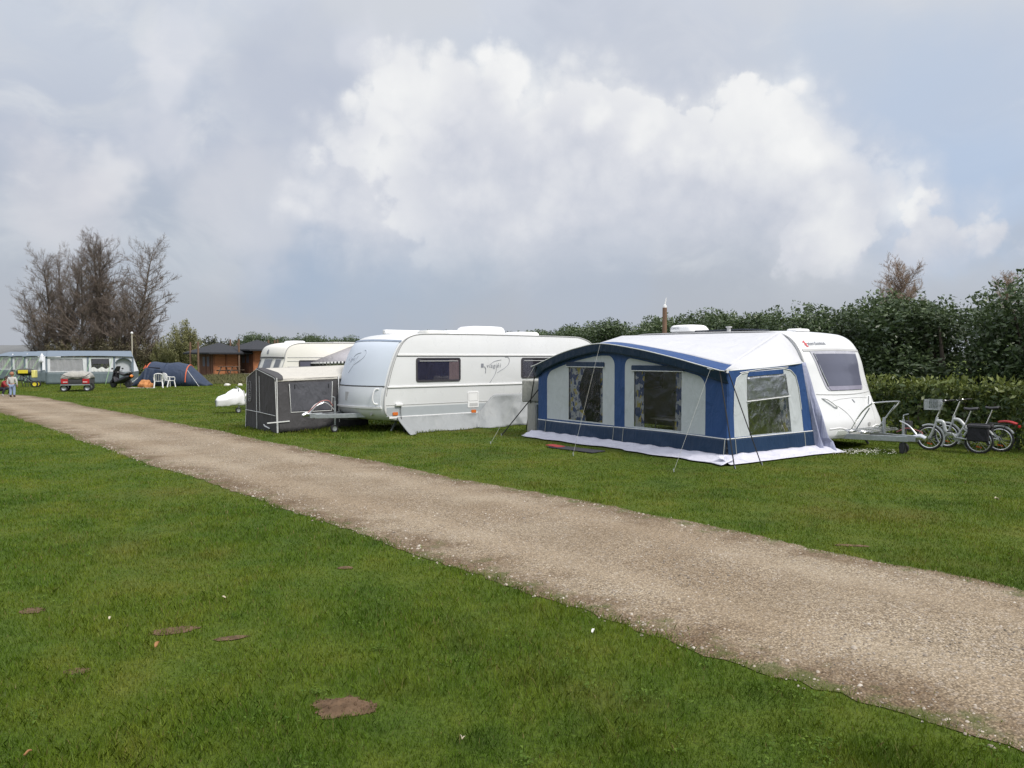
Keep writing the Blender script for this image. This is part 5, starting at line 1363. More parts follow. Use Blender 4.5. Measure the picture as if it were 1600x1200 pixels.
for k, (px, d, wd_, lab) in enumerate(((37, 58.5, 1.55, 'blue-grey awning with a single window, next to the large blue-grey awning'), (17, 62, 1.5, 'second blue-grey awning with a single window, left of the large blue-grey awning'), (-6, 66, 1.6, 'farthest blue-grey awning with a single window, at the left edge of the photo'))):
    p = P2(px, d)
    a = far_awning(lab, p, .10, wd_, 2.2, [(.1, wd_ - .25, 'win')], 'row of awnings at the left end of the field', [.1, .6, 1.2])
    MB().grid(lambda u, v: (lerp(wd_ - .34, wd_ + .02, u), -.10 - .2 * (1 - v), lerp(1.55 + .35 * abs(2 * u - 1) * 0, 1.98 + .28 * (1 - abs(2 * u - 1)), v)), 5, 4).build('pennon', M_LIGHT, a, solid=.02)
# grey roofed shed behind the awnings
sh = thing('shed', 'long low farm shed with a plain grey roof at the left edge', 'shed', P2(-60, 98), -.02)
MB().box(0, 10.6, 0, 8, 0, 2.1).build('wall', mat('shed_wall', (.20, .20, .20), .8), sh)
MB().grid(lambda u, v: (lerp(-.2, 10.8, u), lerp(-.3, 8.3, v), 2.15 + 1.35 * (1 - abs(2 * v - 1))), 12, 9).build('roof', mat('fibre_cement', (.16, .165, .165), .85, .08, 2), sh, solid=.08)
# small trailer with a rounded tarpaulin
tc = gp(118, 612)
TR = thing('trailer', 'small grey box trailer with red tail lamps and a domed tarpaulin', 'trailer', tc, math.radians(22))
tw = .72
MB().box(-tw, tw, .0, 2.2, .42, .76).build('box', mat('trailer_panel', (.06, .06, .065), .5, .1), TR, bevel=.02)
MB().grid(lambda u, v: ((2 * u - 1) * (tw + .03), lerp(-.04, 2.24, v), .74 + .40 * (1 - abs(2 * u - 1) ** 4) ** .7 * (1 - abs(2 * v - 1) ** 9) + .02 * math.sin(u * 20 + 3 * v)), 24, 16).build('tarpaulin', cloth_mat('tarpaulin_grey', (.36, .35, .32), .6, .1, .6), TR, solid=.01)
MB().tube(cr([(-tw, -.05, 1.0), (-.3, -.08, .84), (.4, -.08, .84), (tw, -.05, 1.02)], 5), .022, 6).build('lashing_cord', M_BLACK, TR)
MB().box(-tw - .02, tw + .02, -.06, .0, .36, .42).build('bumper', M_GALV, TR)
for s_ in (-1, 1):
    MB().box(*sorted((s_ * (tw - .02), s_ * (tw - .36))), -.07, -.01, .45, .72).build('tail_lamp', M_REDL, TR, bevel=.01)
    MB().box(*sorted((s_ * (tw - .12), s_ * (tw - .34))), -.085, -.06, .53, .565).build('lamp_lens', M_PIPE, TR)
    wheel('wheel', TR, Vector((s_ * (tw - .12), .9, .26)), .26, .16)
    wheel('wheel', TR, Vector((s_ * (tw - .14), .12, .20)), .20, .14)
MB().box(-.30, .30, -.03, -.005, .50, .62).build('number_plate', M_DARKSTEEL, TR)
MB().bar((0, 2.2, .42), (0, 3.4, .42), .08, .08).build('drawbar', M_GALV, TR)
# black motor scooter
ms = gp(190, 606)
MS = thing('motor_scooter', 'black motor scooter with an orange tail lamp parked beside the blue tent', 'scooter', ms, math.radians(160))
for x in (-.58, .66):
    w_ = MB().lathe([(.12, -.06), (.24, -.065), (.28, -.03), (.28, .03), (.24, .065), (.12, .06), (.12, -.06)], 22, Matrix.Translation((x, 0, .28)) @ Matrix.Rotation(PI / 2, 4, 'X'), False).build('wheel', M_RUBBER, MS)
    MB().lathe([(.02, -.05), (.13, -.04), (.13, .04), (.02, .05)], 14, Matrix.Translation((x, 0, .28)) @ Matrix.Rotation(PI / 2, 4, 'X')).build('rim', M_DARKSTEEL, w_)
M_MB = mat('black_lacquer', (.02, .02, .024), .3, .2)
MB().grid(lambda u, v: (interp(v, [0, .2, .45, .7, 1], [-.82, -.55, -.1, .30, .50]), (.20 + .05 * math.sin(PI * v)) * math.cos(2 * PI * u), interp(v, [0, .2, .45, .7, 1], [.72, .66, .48, .36, .55]) + interp(v, [0, .2, .45, .7, 1], [.10, .20, .20, .12, .2]) * math.sin(2 * PI * u)), 18, 14, True).build('bodywork', M_MB, MS)
MB().grid(lambda u, v: (lerp(.52, .40, v) + .10 * math.sin(PI * u), (2 * u - 1) * lerp(.30, .22, v), lerp(.30, 1.02, v)), 12, 10).build('leg_shield', M_MB, MS, solid=.05)
MB().grid(lambda u, v: (lerp(.42, .20, v) + .06 * math.sin(PI * u), (2 * u - 1) * lerp(.24, .15, v), lerp(1.02, 1.38, v)), 10, 8).build('windscreen', mat('smoked_screen', (.05, .05, .055), .2), MS, solid=.02)
MB().grid(lambda u, v: (lerp(-.75, .05, u), (2 * v - 1) * .17, .86 + .06 * (1 - (2 * v - 1) ** 2) + .05 * math.cos(u * 6)), 14, 8).build('seat', M_BLACK, MS, solid=.10)
MB().tube([(.30, -.36, 1.08), (.36, 0, 1.02), (.30, .36, 1.08)], .022, 6).build('handlebar', M_BLACK, MS)
for s_ in (-1, 1): MB().ell((.32, s_ * .40, 1.22), (.03, .08, .06), 10, 6).build('mirror', M_BLACK, MS)
MB().tube([(.42, 0, .95), (.66, 0, .28)], .05, 8).build('fork', M_DARKSTEEL, MS)
MB().ell((-.84, 0, .76), (.06, .13, .09), 12, 8).build('tail_lamp', mat('orange_lens', (.75, .24, .04), .3), MS)
MB().tube([(0, -.15, .22), (-.75, -.20, .30)], .05, 8).build('exhaust', M_DARKSTEEL, MS)
MB().tube([(-.05, .12, .3), (-.12, .2, .0)], .015, 6).build('side_stand', M_DARKSTEEL, MS)
# navy tunnel tent with orange edges
q0, q1 = gp(200, 604), gp(322, 603.5)
tq = thing('tunnel_tent', 'navy blue tunnel tent with orange hoop sleeves behind two white chairs', 'tent', q0, math.atan2(q1.y - q0.y, q1.x - q0.x))
LT = (q1 - q0).length
M_TENT = cloth_mat('navy_tent_cloth', (.030, .045, .082), .6, .12, .5)
M_ORNG = mat('orange_trim', (.60, .13, .055), .7)
hz = lambda x: interp(x / LT, [0, .06, .20, .24, .45, .60, .72, .78, .9, 1], [.05, .45, 1.45, 1.66, 1.60, 1.60, 1.52, 1.20, .62, .04])
def tun(u, v):
    x = LT * u; h_ = hz(x)
    a = PI * v
    sag = 1 - .04 * abs(math.sin(u * 11))
    return (x + .05 * mnoise.noise(Vector((u * 5, v * 4, 1))), 1.1 - 1.15 * math.cos(a) * (.55 + .45 * min(1, h_ / 1.3)), max(.01, h_ * sag * max(0, math.sin(a)) ** .62))
MB().grid(tun, 60, 22).build('flysheet', M_TENT, tq, solid=.015)
for u in (.225, .445, .735):
    pts = [Vector(tun(u, v)) for v in np.linspace(.02, .98, 22)]
    cen = Vector((0, 1.1, .4))
    MB().tube([p + Vector((0, (p.y - 1.1) * .025, .025)) for p in pts], .035 if u != .445 else .018, 6).build('hoop_sleeve', M_ORNG if u != .445 else M_TENT, tq)
en = MB()
MB().add([(LT * .24, -.02, .02), (LT * .43, -.06, .02), (LT * .44, .02, .85), (LT * .40, .12, 1.25), (LT * .25, .16, 1.30)], [(0, 1, 2, 3, 4)]).build('doorway_shade', mat('tent_inner_dark', (.012, .014, .022), .9), tq, smooth=False, solid=.01)  # solid near-black sheet; the shade inside the doorway is put into its colour
MB().grid(lambda u, v: (LT * lerp(.225, .44 - .14 * (1 - v) ** 1.5, u), -.10 - .5 * (1 - v) * (1 - u) + .05 * math.sin(u * 14), lerp(.02 + .5 * u * (1 - u), 1.28 - .15 * u, v)), 20, 12).build('door_flap', M_TENT, tq, solid=.015)
MB().prism([(LT * .24, 1.18), (LT * .20, 1.18), (LT * .235, 1.45)], lambda a, b, w: (a, -.02 - w, b), 0, .08).build('orange_patch', M_ORNG, tq, smooth=False)
for x0_, x1_ in ((.735, .93), (.10, -.0)):
    p = Vector(tun(x0_, .25)); MB().tube([p, (LT * x1_, -.35, .0)], .012, 5).build('guy_rope', M_PIPE, tq)
# orange sleeping bag heap on a light sheet
sb = thing('sleeping_bag', 'crumpled orange sleeping bag heaped at the door of the blue tent', 'bedding', gp(226, 606) + Vector((0, .1, 0)), .1)
MB().ell((0, 0, .22), (.42, .30, .28), 22, 12, .5, 3, 0.01).jitter(.05, 5, 2).build('bag', cloth_mat('orange_quilt', (.52, .23, .085), .8, .25, .8), sb)
st_ = thing('ground_sheet', 'pale ground sheet under the orange sleeping bag', 'sheet', gp(222, 606.5), .05)
MB().prism(rrect(-.85, .75, -.25, .5, .05), lambda a, b, w: (a, b, .012 + w + .01 * math.sin(a * 6)), 0, .008).build('sheet', mat('pale_sheet', (.50, .47, .42), .8), st_)
# white garden chairs
def garden_chair(p, rot, label):
    g = thing('garden_chair', label, 'chair', p, rot, 'white plastic chairs in front of the blue tent')
    M_ = M_PLASTIC
    MB().grid(lambda u, v: (lerp(-.22, .22, u), lerp(-.22, .22, v), .43 - .02 * math.sin(PI * u)), 8, 8).build('seat', M_, g, solid=.03)
    bk_ = MB()
    for k in range(5):
        x = lerp(-.20, .20, k / 4); bk_.bar((x, .22, .44), (x * 1.05, .36, .84 + .05 * math.cos(x * 6)), .06, .02)
    bk_.tube(cr([(-.25, .30, .66), (-.22, .37, .85), (0, .385, .91), (.22, .37, .85), (.25, .30, .66)], 4), .028, 6)
    bk_.build('backrest', M_, g)
    for s_ in (-1, 1):
        MB().bar((s_ * .22, -.20, .43), (s_ * .27, -.26, 0), .055, .045).build('leg', M_, g)
        MB().bar((s_ * .21, .20, .43), (s_ * .26, .34, 0), .055, .045).build('leg', M_, g)
        MB().tube(cr([(s_ * .25, .31, .70), (s_ * .28, .05, .66), (s_ * .27, -.2, .64), (s_ * .24, -.22, .43)], 4), .026, 6).build('armrest', M_, g)
    return g
garden_chair(gp(246.5, 606) + Vector((0, .1, 0)), math.radians(205), 'white plastic garden chair beside the orange sleeping bag')
garden_chair(gp(263.5, 605) + Vector((0, .1, 0)), math.radians(150), 'white plastic garden chair in front of the closed side of the blue tent')
# black and yellow cultivator cart with guy ropes behind it
ct = thing('wheeled_cart', 'black and yellow two-wheeled cart standing by the awnings', 'cart', gp(48, 605), math.radians(15))
M_YEL = mat('yellow_paint', (.70, .58, .04), .4, .1)
for y in (-.28, .28):
    w_ = wheel('wheel', ct, Vector((.32, y, .20)), .20, .09, M_RUBBER, M_YEL)
MB().grid(lambda u, v: (lerp(-.75, .15, v), .30 * math.cos(2 * PI * u) * (1 - .2 * abs(2 * v - 1) ** 3), .98 + .24 * math.sin(2 * PI * u) * (1 - .3 * abs(2 * v - 1) ** 3)), 18, 10, True).build('hopper', M_BLACK, ct)
MB().box(-.62, -.05, -.325, -.295, .90, 1.12).build('yellow_panel', M_YEL, ct, bevel=.02)
MB().box(.12, .34, -.24, .24, .62, 1.10).build('yellow_end', mat('pale_yellow', (.72, .66, .22), .5), ct, bevel=.03)
fr = MB()
for y in (-.25, .25): fr.tube([(-.7, y, .88), (.32, y, .20)], .022, 6).tube([(-.55, y, .85), (-.35, y, .04)], .022, 6).tube([(-.15, y, .80), (-.05, y, .06)], .02, 6)
fr.build('frame', M_BLACK, ct)
MB().tube([(-.70, -.25, 1.0), (-1.0, -.25, 1.12), (-1.0, .25, 1.12), (-.70, .25, 1.0)], .02, 6).build('handle', M_BLACK, ct)

# ------------------------------------------------------------------ wooden huts on the bank
mW, t, b = newmat('stained_boards')
co = t.node('ShaderNodeTexCoord').outputs['Object']
sx = t.node('ShaderNodeSeparateXYZ'); t.put(sx.inputs[0], co)
pl = t.M('FRACT', t.M('MULTIPLY', sx.outputs[2], 6.5))
c = t.ramp(t.noise(t.V('MULTIPLY', co, (1.5, 1.5, 9)), 2.0, 5, .6), [(.25, (.34, .125, .052)), (.6, (.49, .195, .085)), (.85, (.56, .25, .115))])
c = t.mix(t.ss(pl, .0, .10, .75, 0), c, (.05, .02, .01))
t.put(b.inputs['Base Color'], c); b.inputs['Roughness'].default_value = .6
t.put(b.inputs['Normal'], t.bump(pl, .5, .03))
M_BOARD = mW
M_BROWN = mat('dark_boards', (.15, .068, .040), .7, .25, 5)
M_POST = mat('round_post', (.17, .105, .068), .8, .2, 4)
M_SHINGLE = mat('charcoal_shingles', (.022, .024, .030), .8, .18, 9, .6, 8)
def hut(d, pxc, label, px_posts):
    z0 = bank_z(P2(pxc, d).x, d) - .02
    h_ = thing('wooden_hut', label, 'hut', P2(pxc, d, z0), math.radians(51), 'wooden huts with dark pyramid roofs on the bank')
    # near corner of the walls at the origin; x runs along the bright wall, y along the door wall
    A_, B_ = 2.4, 2.4
    MB().box(0, A_, 0, B_, .02, 2.25).build('wall', M_BOARD, h_)
    dw = MB().box(-.06, -.002, .08, B_ - .08, .04, 2.22).build('door_front', M_BROWN, h_)
    for y in (.75, 1.45): 
        dd = MB().box(-.10, -.06, y - .30, y + .30, .06, 2.05).build('door', M_BROWN, h_)
        MB().box(-.115, -.10, y - .2, y + .2, 1.0, 1.85).build('door_pane', M_DUSK, dd)
    for x, y in ((0, -.04), (A_ * .5, -.04), (A_, -.04)): MB().box(x - .07, x + .07, y - .05, y + .03, 0, 2.24).build('corner_board', mat('orange_boards', (.26, .10, .045), .6), h_)
    ap = Vector((A_ / 2, B_ / 2, 3.14)); o = 1.0; ze = 2.22
    cs = [Vector((-o, -o, ze)), Vector((A_ + o, -o, ze)), Vector((A_ + o, B_ + o, ze)), Vector((-o, B_ + o, ze))]
    rf = MB()
    for k in range(4): rf.add([cs[k], cs[(k + 1) % 4], ap], [(0, 1, 2)])
    rf.add(cs, [(3, 2, 1, 0)])
    rf.add([c_ - Vector((0, 0, .14)) for c_ in cs] + cs, [(0, 1, 5, 4), (1, 2, 6, 5), (2, 3, 7, 6), (3, 0, 4, 7), (3, 2, 1, 0)])
    rf.build('roof', M_SHINGLE, h_, smooth=False)
    MB().box(-o - .1, A_ + .3, -o - .1, B_, -.30, .03).build('deck', mat('concrete_slab', (.30, .27, .24), .9), h_)
    for wx, wy in ((-.95, -1.0), (-2.3, .6), (.85, 3.6)):
        lq = Matrix.Rotation(-math.radians(51), 3, 'Z') @ Vector((wx, wy, 0)); x, y = lq.x, lq.y
        MB().tube([(x, y, 0), (x, y, 3.15)], .085, 8).build('post', M_POST, h_)
    return h_
hut(68, 334, 'reddish wooden hut with a dark pyramid roof, nearest the blue tent', 0)
hut(70, 396, 'reddish wooden hut with a dark pyramid roof, just behind the front of the ivory caravan', 0)
hut(72, 455, 'wooden hut whose dark roof peeps over the ivory caravan', 0)
def picnic(px, py, d, label, rot):
    z0 = bank_z(P2(px, d).x, d)
    p = thing('picnic_table', label, 'picnic table', P2(px, d, z0), rot, 'wooden picnic tables by the huts')
    M_ = mat('weathered_wood', (.12, .085, .06), .85, .2, 6)
    MB().box(-.9, .9, -.36, .36, .70, .75).build('tabletop', M_, p)
    for s_ in (-1, 1):
        MB().box(-.9, .9, s_ * .72 - .13, s_ * .72 + .13, .42, .46).build('bench', M_, p)
        x = s_ * .62
        MB().bar((x, -.25, .70), (x, -.62, 0), .05, .09).bar((x, .25, .70), (x, .62, 0), .05, .09).bar((x, -.75, .40), (x, .75, .40), .05, .09).build('leg_frame', M_, p)
    return p
picnic(358, 0, 64.5, 'wooden picnic table in front of the bright wall of the hut', math.radians(-25))
picnic(301, 0, 70, 'wooden picnic table beside the left post of the hut', math.radians(60))
# thin white lamp pole behind the awning
lp = thing('lamp_pole', 'thin pale pole rising behind the large blue-grey awning', 'pole', P2(207, 74), 0)
MB().tube([(0, 0, 0), (0, 0, 4.2)], .055, 8).build('pole', mat('pale_pole', (.50, .46, .38), .6), lp)
MB().lathe([(.001, 4.2), (.11, 4.2), (.12, 4.3), (.05, 4.38), (.001, 4.4)], 10).build('lamp', M_PLASTIC, lp)
# tall round post in front of the tall hedge
tpst = thing('wooden_post', 'tall brown wooden post with a white cap above the awning roof', 'post', P2(1038, 26), 0)
MB().tube([(0, 0, 0), (0, 0, 3.62)], .075, 10).build('shaft', mat('brown_post', (.20, .12, .08), .85, .2, 4), tpst)
MB().lathe([(.001, 3.62), (.07, 3.62), (.06, 3.70), (.001, 3.72)], 10).tube([(0, 0, 3.7), (.03, 0, 3.85), (.05, 0, 3.95)], [.03, .02, .012], 6).build('cap', M_PLASTIC, tpst)
# pale stones at the foot of the bank
for px, wd_, lab in ((355, .22, 'larger pale painted stone in the rough grass at the foot of the bank'), (375, .16, 'smaller pale painted stone at the foot of the bank beside the dark tent')):
    o = MB().ell((0, 0, .06), (wd_, wd_ * .6, .11), 14, 8, .3, px, 0).build('painted_stone', mat('whitewash', (.70, .68, .62), .8), None)
    o.location = gp(px, 603); tag(o, lab, 'stone', 'painted stones along the bank')
# far parked van beyond the field
pv = thing('parked_van', 'tiny white van parked far beyond the field, between tent and hut', 'van', P2(270, 150), 0.05)
MB().prism([(-2.3, .35), (2.3, .35), (2.3, 1.0), (1.7, 1.25), (1.1, 1.9), (-2.2, 1.95), (-2.3, 1.2)], lambda a, b, w: (a, w, b), 0, 1.8).build('body', M_PLASTIC, pv, smooth=False, bevel=.06)
MB().prism([(1.55, 1.25), (1.05, 1.75), (.4, 1.78), (.4, 1.25)], lambda a, b, w: (a, w, b), -.01, .0).build('side_window', M_DUSK, pv, smooth=False)
for x in (-1.4, 1.4): wheel('wheel', pv, Vector((x, .05, .34)), .34, .2)
# white blossom litter near the awning corner
pm = mat('white_petal', (.75, .74, .66), .7)
V, F = [], []
for k in range(190):
    g_ = RNG.random()
    px, py = (RNG.normal(1345, 16), RNG.normal(707.5, 1.6)) if g_ < .6 else (RNG.uniform(1300, 1400), RNG.uniform(704, 713))
    c = gp(px, py); a = RNG.random() * 6.28; r = .012 + .014 * RNG.random(); z = .03 + .02 * RNG.random()
    i0 = len(V)
    for q in range(4): V.append((c.x + r * math.cos(a + q * PI / 2), c.y + r * math.sin(a + q * PI / 2), z + .008 * (q % 2)))
    F.append((i0, i0 + 1, i0 + 2, i0 + 3))
o = npmesh('white_petals', np.array(V), np.array(F), pm)
tag(o, 'white fallen petals scattered on the grass below the caravan nose', 'petals', kind='stuff')
# single dry leaves on the lawn
ml = mat('dry_leaf', (.30, .15, .06), .8, .3, 20)
ml2 = mat('pale_leaf', (.50, .44, .32), .8, .2, 20)
for k, (px, py, r, m_, lab) in enumerate(((246, 1018, .020, ml, 'curled brown dry leaf on the lawn below the bare patch'), (172, 975, .012, ml2, 'small pale dry leaf on the lawn left of the bare soil'), (722, 1167, .018, ml2, 'pale dry leaf on the lawn near the bottom edge'), (44, 1191, .014, ml, 'brown dry leaf in the bottom left corner of the lawn'),
                                   (927, 996, .015, mat('white_scrap', (.7, .7, .66), .7), 'white scrap on the lawn near the track'), (1557, 785, .03, ml2, 'pale dry leaf on the grass strip at the right'), (350, 942, .012, ml2, 'tiny pale leaf on the lawn above the large bare patch'))):
    rr = RNG.random() * 6
    o = MB().grid(lambda u, v: (r * (2 * u - 1) * 1.3, r * (2 * v - 1) * math.sin(PI * (.1 + .8 * u)) * .7, .6 * r * (2 * v - 1) ** 2 + .3 * r * math.sin(u * 5)), 9, 7).build('dry_leaf', m_, None, solid=.002)
    c = gp(px, py); o.location = (c.x, c.y, .045); o.rotation_euler = (.25, .2, rr)
    tag(o, lab, 'leaf', 'dry leaves on the lawn')
# ------------------------------------------------------------------ two children on the track
def skin_mesh(name, joints, edges, m_, parent, sub=2, root=0):
    me = bpy.data.meshes.new(name)
    me.from_pydata([j[0] for j in joints], edges, [])
    me.materials.append(m_)
    o = bpy.data.objects.new(name, me); COL.objects.link(o); o.parent = parent
    s = o.modifiers.new('skin', 'SKIN'); s.use_smooth_shade = True
    for i, j in enumerate(joints):
        r = j[1]
        me.skin_vertices[0].data[i].radius = (r, r) if not hasattr(r, '__len__') else r
    me.skin_vertices[0].data[root].use_root = True
    o.modifiers.new('sub', 'SUBSURF').levels = sub; o.modifiers['sub'].render_levels = sub
    return o
M_SKIN = mat('skin', (.46, .27, .19), .55, .06)
def person(label, loc_, rot, H, pose, mats, hair_col, group=None):
    """pose: dict of joints for a 1 m figure, x to the figure's right, y forward"""
    p = thing('person', label, 'person', loc_, rot, group)
    J = {k: Vector(v) * H for k, v in pose.items()}
    k = H
    J2 = [(J['pelvis'], .075 * k), (J['waist'], .068 * k), (J['chest'], (.085 * k, .065 * k)), (J['neck'], .032 * k), (J['head0'], .050 * k), (J['head1'], (.058 * k, .066 * k)), (J['head2'], .045 * k)]
    E = [(0, 1), (1, 2), (2, 3), (3, 4), (4, 5), (5, 6)]
    for s_ in ('L', 'R'):
        b = len(J2)
        J2 += [(J['sh' + s_], .040 * k), (J['el' + s_], .027 * k), (J['wr' + s_], .019 * k), (J['pa' + s_], (.024 * k, .014 * k))]
        E += [(2, b), (b, b + 1), (b + 1, b + 2), (b + 2, b + 3)]
        h0 = b + 3
        d = (J['pa' + s_] - J['wr' + s_]).normalized(); sd_ = d.cross(Vector((0, 1, .1))).normalized()
        for q, ln in enumerate((.030, .036, .034, .027)):
            o = sd_ * ((q - 1.5) * .011 * k)
            J2 += [(J['pa' + s_] + o + d * .012 * k, .007 * k), (J['pa' + s_] + o + d * (.012 + ln) * k + Vector((0, .008 * k, 0)), .005 * k)]
            E += [(h0, len(J2) - 2), (len(J2) - 2, len(J2) - 1)]
        J2 += [(J['wr' + s_] + sd_ * .02 * k + d * .02 * k, .008 * k), (J['wr' + s_] + sd_ * .03 * k + d * .042 * k, .006 * k)]
        E += [(b + 2, len(J2) - 2), (len(J2) - 2, len(J2) - 1)]
        b = len(J2)
        J2 += [(J['hip' + s_], .060 * k), (J['kn' + s_], .043 * k), (J['an' + s_], .027 * k), (J['to' + s_], .024 * k)]
        E += [(0, b), (b, b + 1), (b + 1, b + 2), (b + 2, b + 3)]
    skin_mesh('body', J2, E, M_SKIN, p)
    # clothes
    JT = [(J['pelvis'] + Vector((0, 0, .01 * k)), .090 * k), (J['waist'], .082 * k), (J['chest'], (.100 * k, .078 * k)), (J['chest'].lerp(J['neck'], .75), .045 * k)]
    ET = [(0, 1), (1, 2), (2, 3)]
    for s_ in ('L', 'R'):
        b = len(JT)
        JT += [(J['sh' + s_], .052 * k), (J['el' + s_], .040 * k), (J['wr' + s_], .031 * k)]
        ET += [(2, b), (b, b + 1), (b + 1, b + 2)]
    skin_mesh('top', JT, ET, mats[0], p)
    JL = [(J['pelvis'], .083 * k)]; EL = []
    for s_ in ('L', 'R'):
        b = len(JL)
        JL += [(J['hip' + s_], .068 * k), (J['kn' + s_], .052 * k), (J['an' + s_].lerp(J['kn' + s_], .12), .040 * k)]
        EL += [(0, b), (b, b + 1), (b + 1, b + 2)]
    skin_mesh('trousers', JL, EL, mats[1], p)
    for s_ in ('L', 'R'):
        skin_mesh('boot', [(J['kn' + s_].lerp(J['an' + s_], .55), .038 * k), (J['an' + s_] , .036 * k), (J['an' + s_] * .35 + J['to' + s_] * .65, .034 * k), (J['to' + s_], .026 * k)], [(0, 1), (1, 2), (2, 3)], mats[2], p, 1)
    c = J['head1']
    hd = (J['head2'] - J['head0']).normalized()
    MB().grid(lambda u, v: tuple(c + Vector((.072 * k * math.sin(PI * .62 * v) * math.cos(2 * PI * u), -.008 * k + .080 * k * math.sin(PI * .62 * v) * math.sin(2 * PI * u) - .028 * k * v, .012 * k + .086 * k * math.cos(PI * .62 * v))) + Vector((0, 0, .004 * k * math.sin(u * 60)))), 26, 12, True).build('hair', mat('hair', hair_col, .6, .25, 20), p, solid=.006 * k)
    f = J['face']
    side_ = f.cross(Vector((0, 0, 1))).normalized()
    fc = c + f.normalized() * .060 * k
    MB().ell(fc + f.normalized() * .012 * k - Vector((0, 0, .012 * k)), (.010 * k, .012 * k, .014 * k), 8, 6).build('nose', M_SKIN, p)
    for s_ in (-1, 1):
        MB().ell(fc + side_ * s_ * .026 * k + Vector((0, 0, .006 * k)) - f.normalized() * .004 * k, (.008 * k,) * 3, 8, 6).build('eye', mat('eye', (.04, .03, .03), .3), p)
        MB().ell(c + side_ * s_ * .066 * k - Vector((0, 0, .008 * k)), (.008 * k, .014 * k, .02 * k), 8, 6).build('ear', M_SKIN, p)
    MB().ell(fc - Vector((0, 0, .038 * k)), (.018 * k, .006 * k, .006 * k), 8, 6).build('mouth', mat('lips', (.36, .13, .11), .5), p)
    return p
STAND = dict(pelvis=(0, 0, .50), waist=(0, 0, .60), chest=(0, .0, .72), neck=(0, .0, .83), head0=(0, .01, .87), head1=(0, .012, .92), head2=(0, .01, .965), face=(0, 1, 0),
             shL=(-.115, 0, .775), elL=(-.16, -.005, .63), wrL=(-.165, .02, .49), paL=(-.165, .028, .455), shR=(.115, 0, .775), elR=(.16, -.005, .63), wrR=(.165, .02, .49), paR=(.165, .028, .455),
             hipL=(-.055, 0, .47), knL=(-.062, .012, .27), anL=(-.065, -.005, .05), toL=(-.068, .075, .025), hipR=(.055, 0, .47), knR=(.062, .012, .27), anR=(.065, -.005, .05), toR=(.068, .075, .025))
SQUAT = dict(pelvis=(0, -.08, .30), waist=(0, -.04, .39), chest=(0, .05, .50), neck=(0, .10, .60), head0=(0, .125, .635), head1=(0, .14, .685), head2=(0, .145, .73), face=(0, 1, -.25),
             shL=(-.115, .07, .555), elL=(-.16, .17, .44), wrL=(-.09, .28, .37), paL=(-.07, .305, .345), shR=(.115, .07, .555), elR=(.16, .17, .44), wrR=(.09, .28, .37), paR=(.07, .305, .345),
             hipL=(-.06, -.06, .28), knL=(-.13, .14, .30), anL=(-.15, .05, .05), toL=(-.17, .13, .025), hipR=(.06, -.06, .28), knR=(.13, .14, .30), anR=(.15, .05, .05), toR=(.17, .13, .025))
M_DENIM = cloth_mat('light_denim', (.26, .34, .50), .85, .12, .4)
person('child in pale grey sweater, jeans and dark boots standing on the track, back turned', gp(19.5, 621), math.radians(12), 1.22, STAND,
       (cloth_mat('grey_wool', (.50, .50, .48), .9, .08, .5), M_DENIM, mat('brown_boot', (.06, .025, .03), .6)), (.30, .13, .07), 'children on the gravel track')
person('child in red top and dark trousers crouching on the track beside another child', gp(7, 619), math.radians(-100), 1.30, SQUAT,
       (cloth_mat('red_jersey', (.26, .03, .035), .85, .1, .5), cloth_mat('black_denim', (.03, .032, .045), .85, .1, .4), mat('grey_shoe', (.35, .34, .33), .6)), (.03, .02, .015), 'children on the gravel track')
# ------------------------------------------------------------------ hedges, shrubs, bare trees
def leaves(C, N, size, rg, asp=.45, up=.3):
    """diamond leaves folded along the midrib: centres C, outward hints N"""
    n = len(C)
    d = rg.normal(0, 1, (n, 3)); d[:, 2] += up; d += N * .6; d /= np.linalg.norm(d, axis=1)[:, None]
    nn = N + rg.normal(0, .55, (n, 3)); nn -= d * (nn * d).sum(1)[:, None]; nn /= np.linalg.norm(nn, axis=1)[:, None] + 1e-9
    s = np.cross(d, nn)
    L = size * (.65 + .7 * rg.random(n))[:, None]; W = L * asp
    V = np.stack([C - d * L / 2, C + s * W / 2 + nn * L * .06, C + d * L / 2 - nn * L * .08, C - s * W / 2 + nn * L * .06], 1)
    return V.reshape(-1, 3)
def quads(n): return np.arange(n * 4).reshape(n, 4)
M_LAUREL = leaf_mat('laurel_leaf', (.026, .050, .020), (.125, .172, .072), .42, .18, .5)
M_LAURELY = leaf_mat('low_hedge_leaf', (.026, .058, .014), (.17, .20, .045), .45, .18, .45)
M_TRUNK = mat('bark', (.085, .068, .055), .9, .3, 6, .8, 20)
M_BARK2 = mat('grey_brown_bark', (.095, .08, .068), .9, .25, 3)
M_TWIG = mat('brown_twig', (.170, .135, .113), .9, .3, 2)
M_TWIGW = mat('pale_twig', (.30, .22, .17), .9, .2, 2)
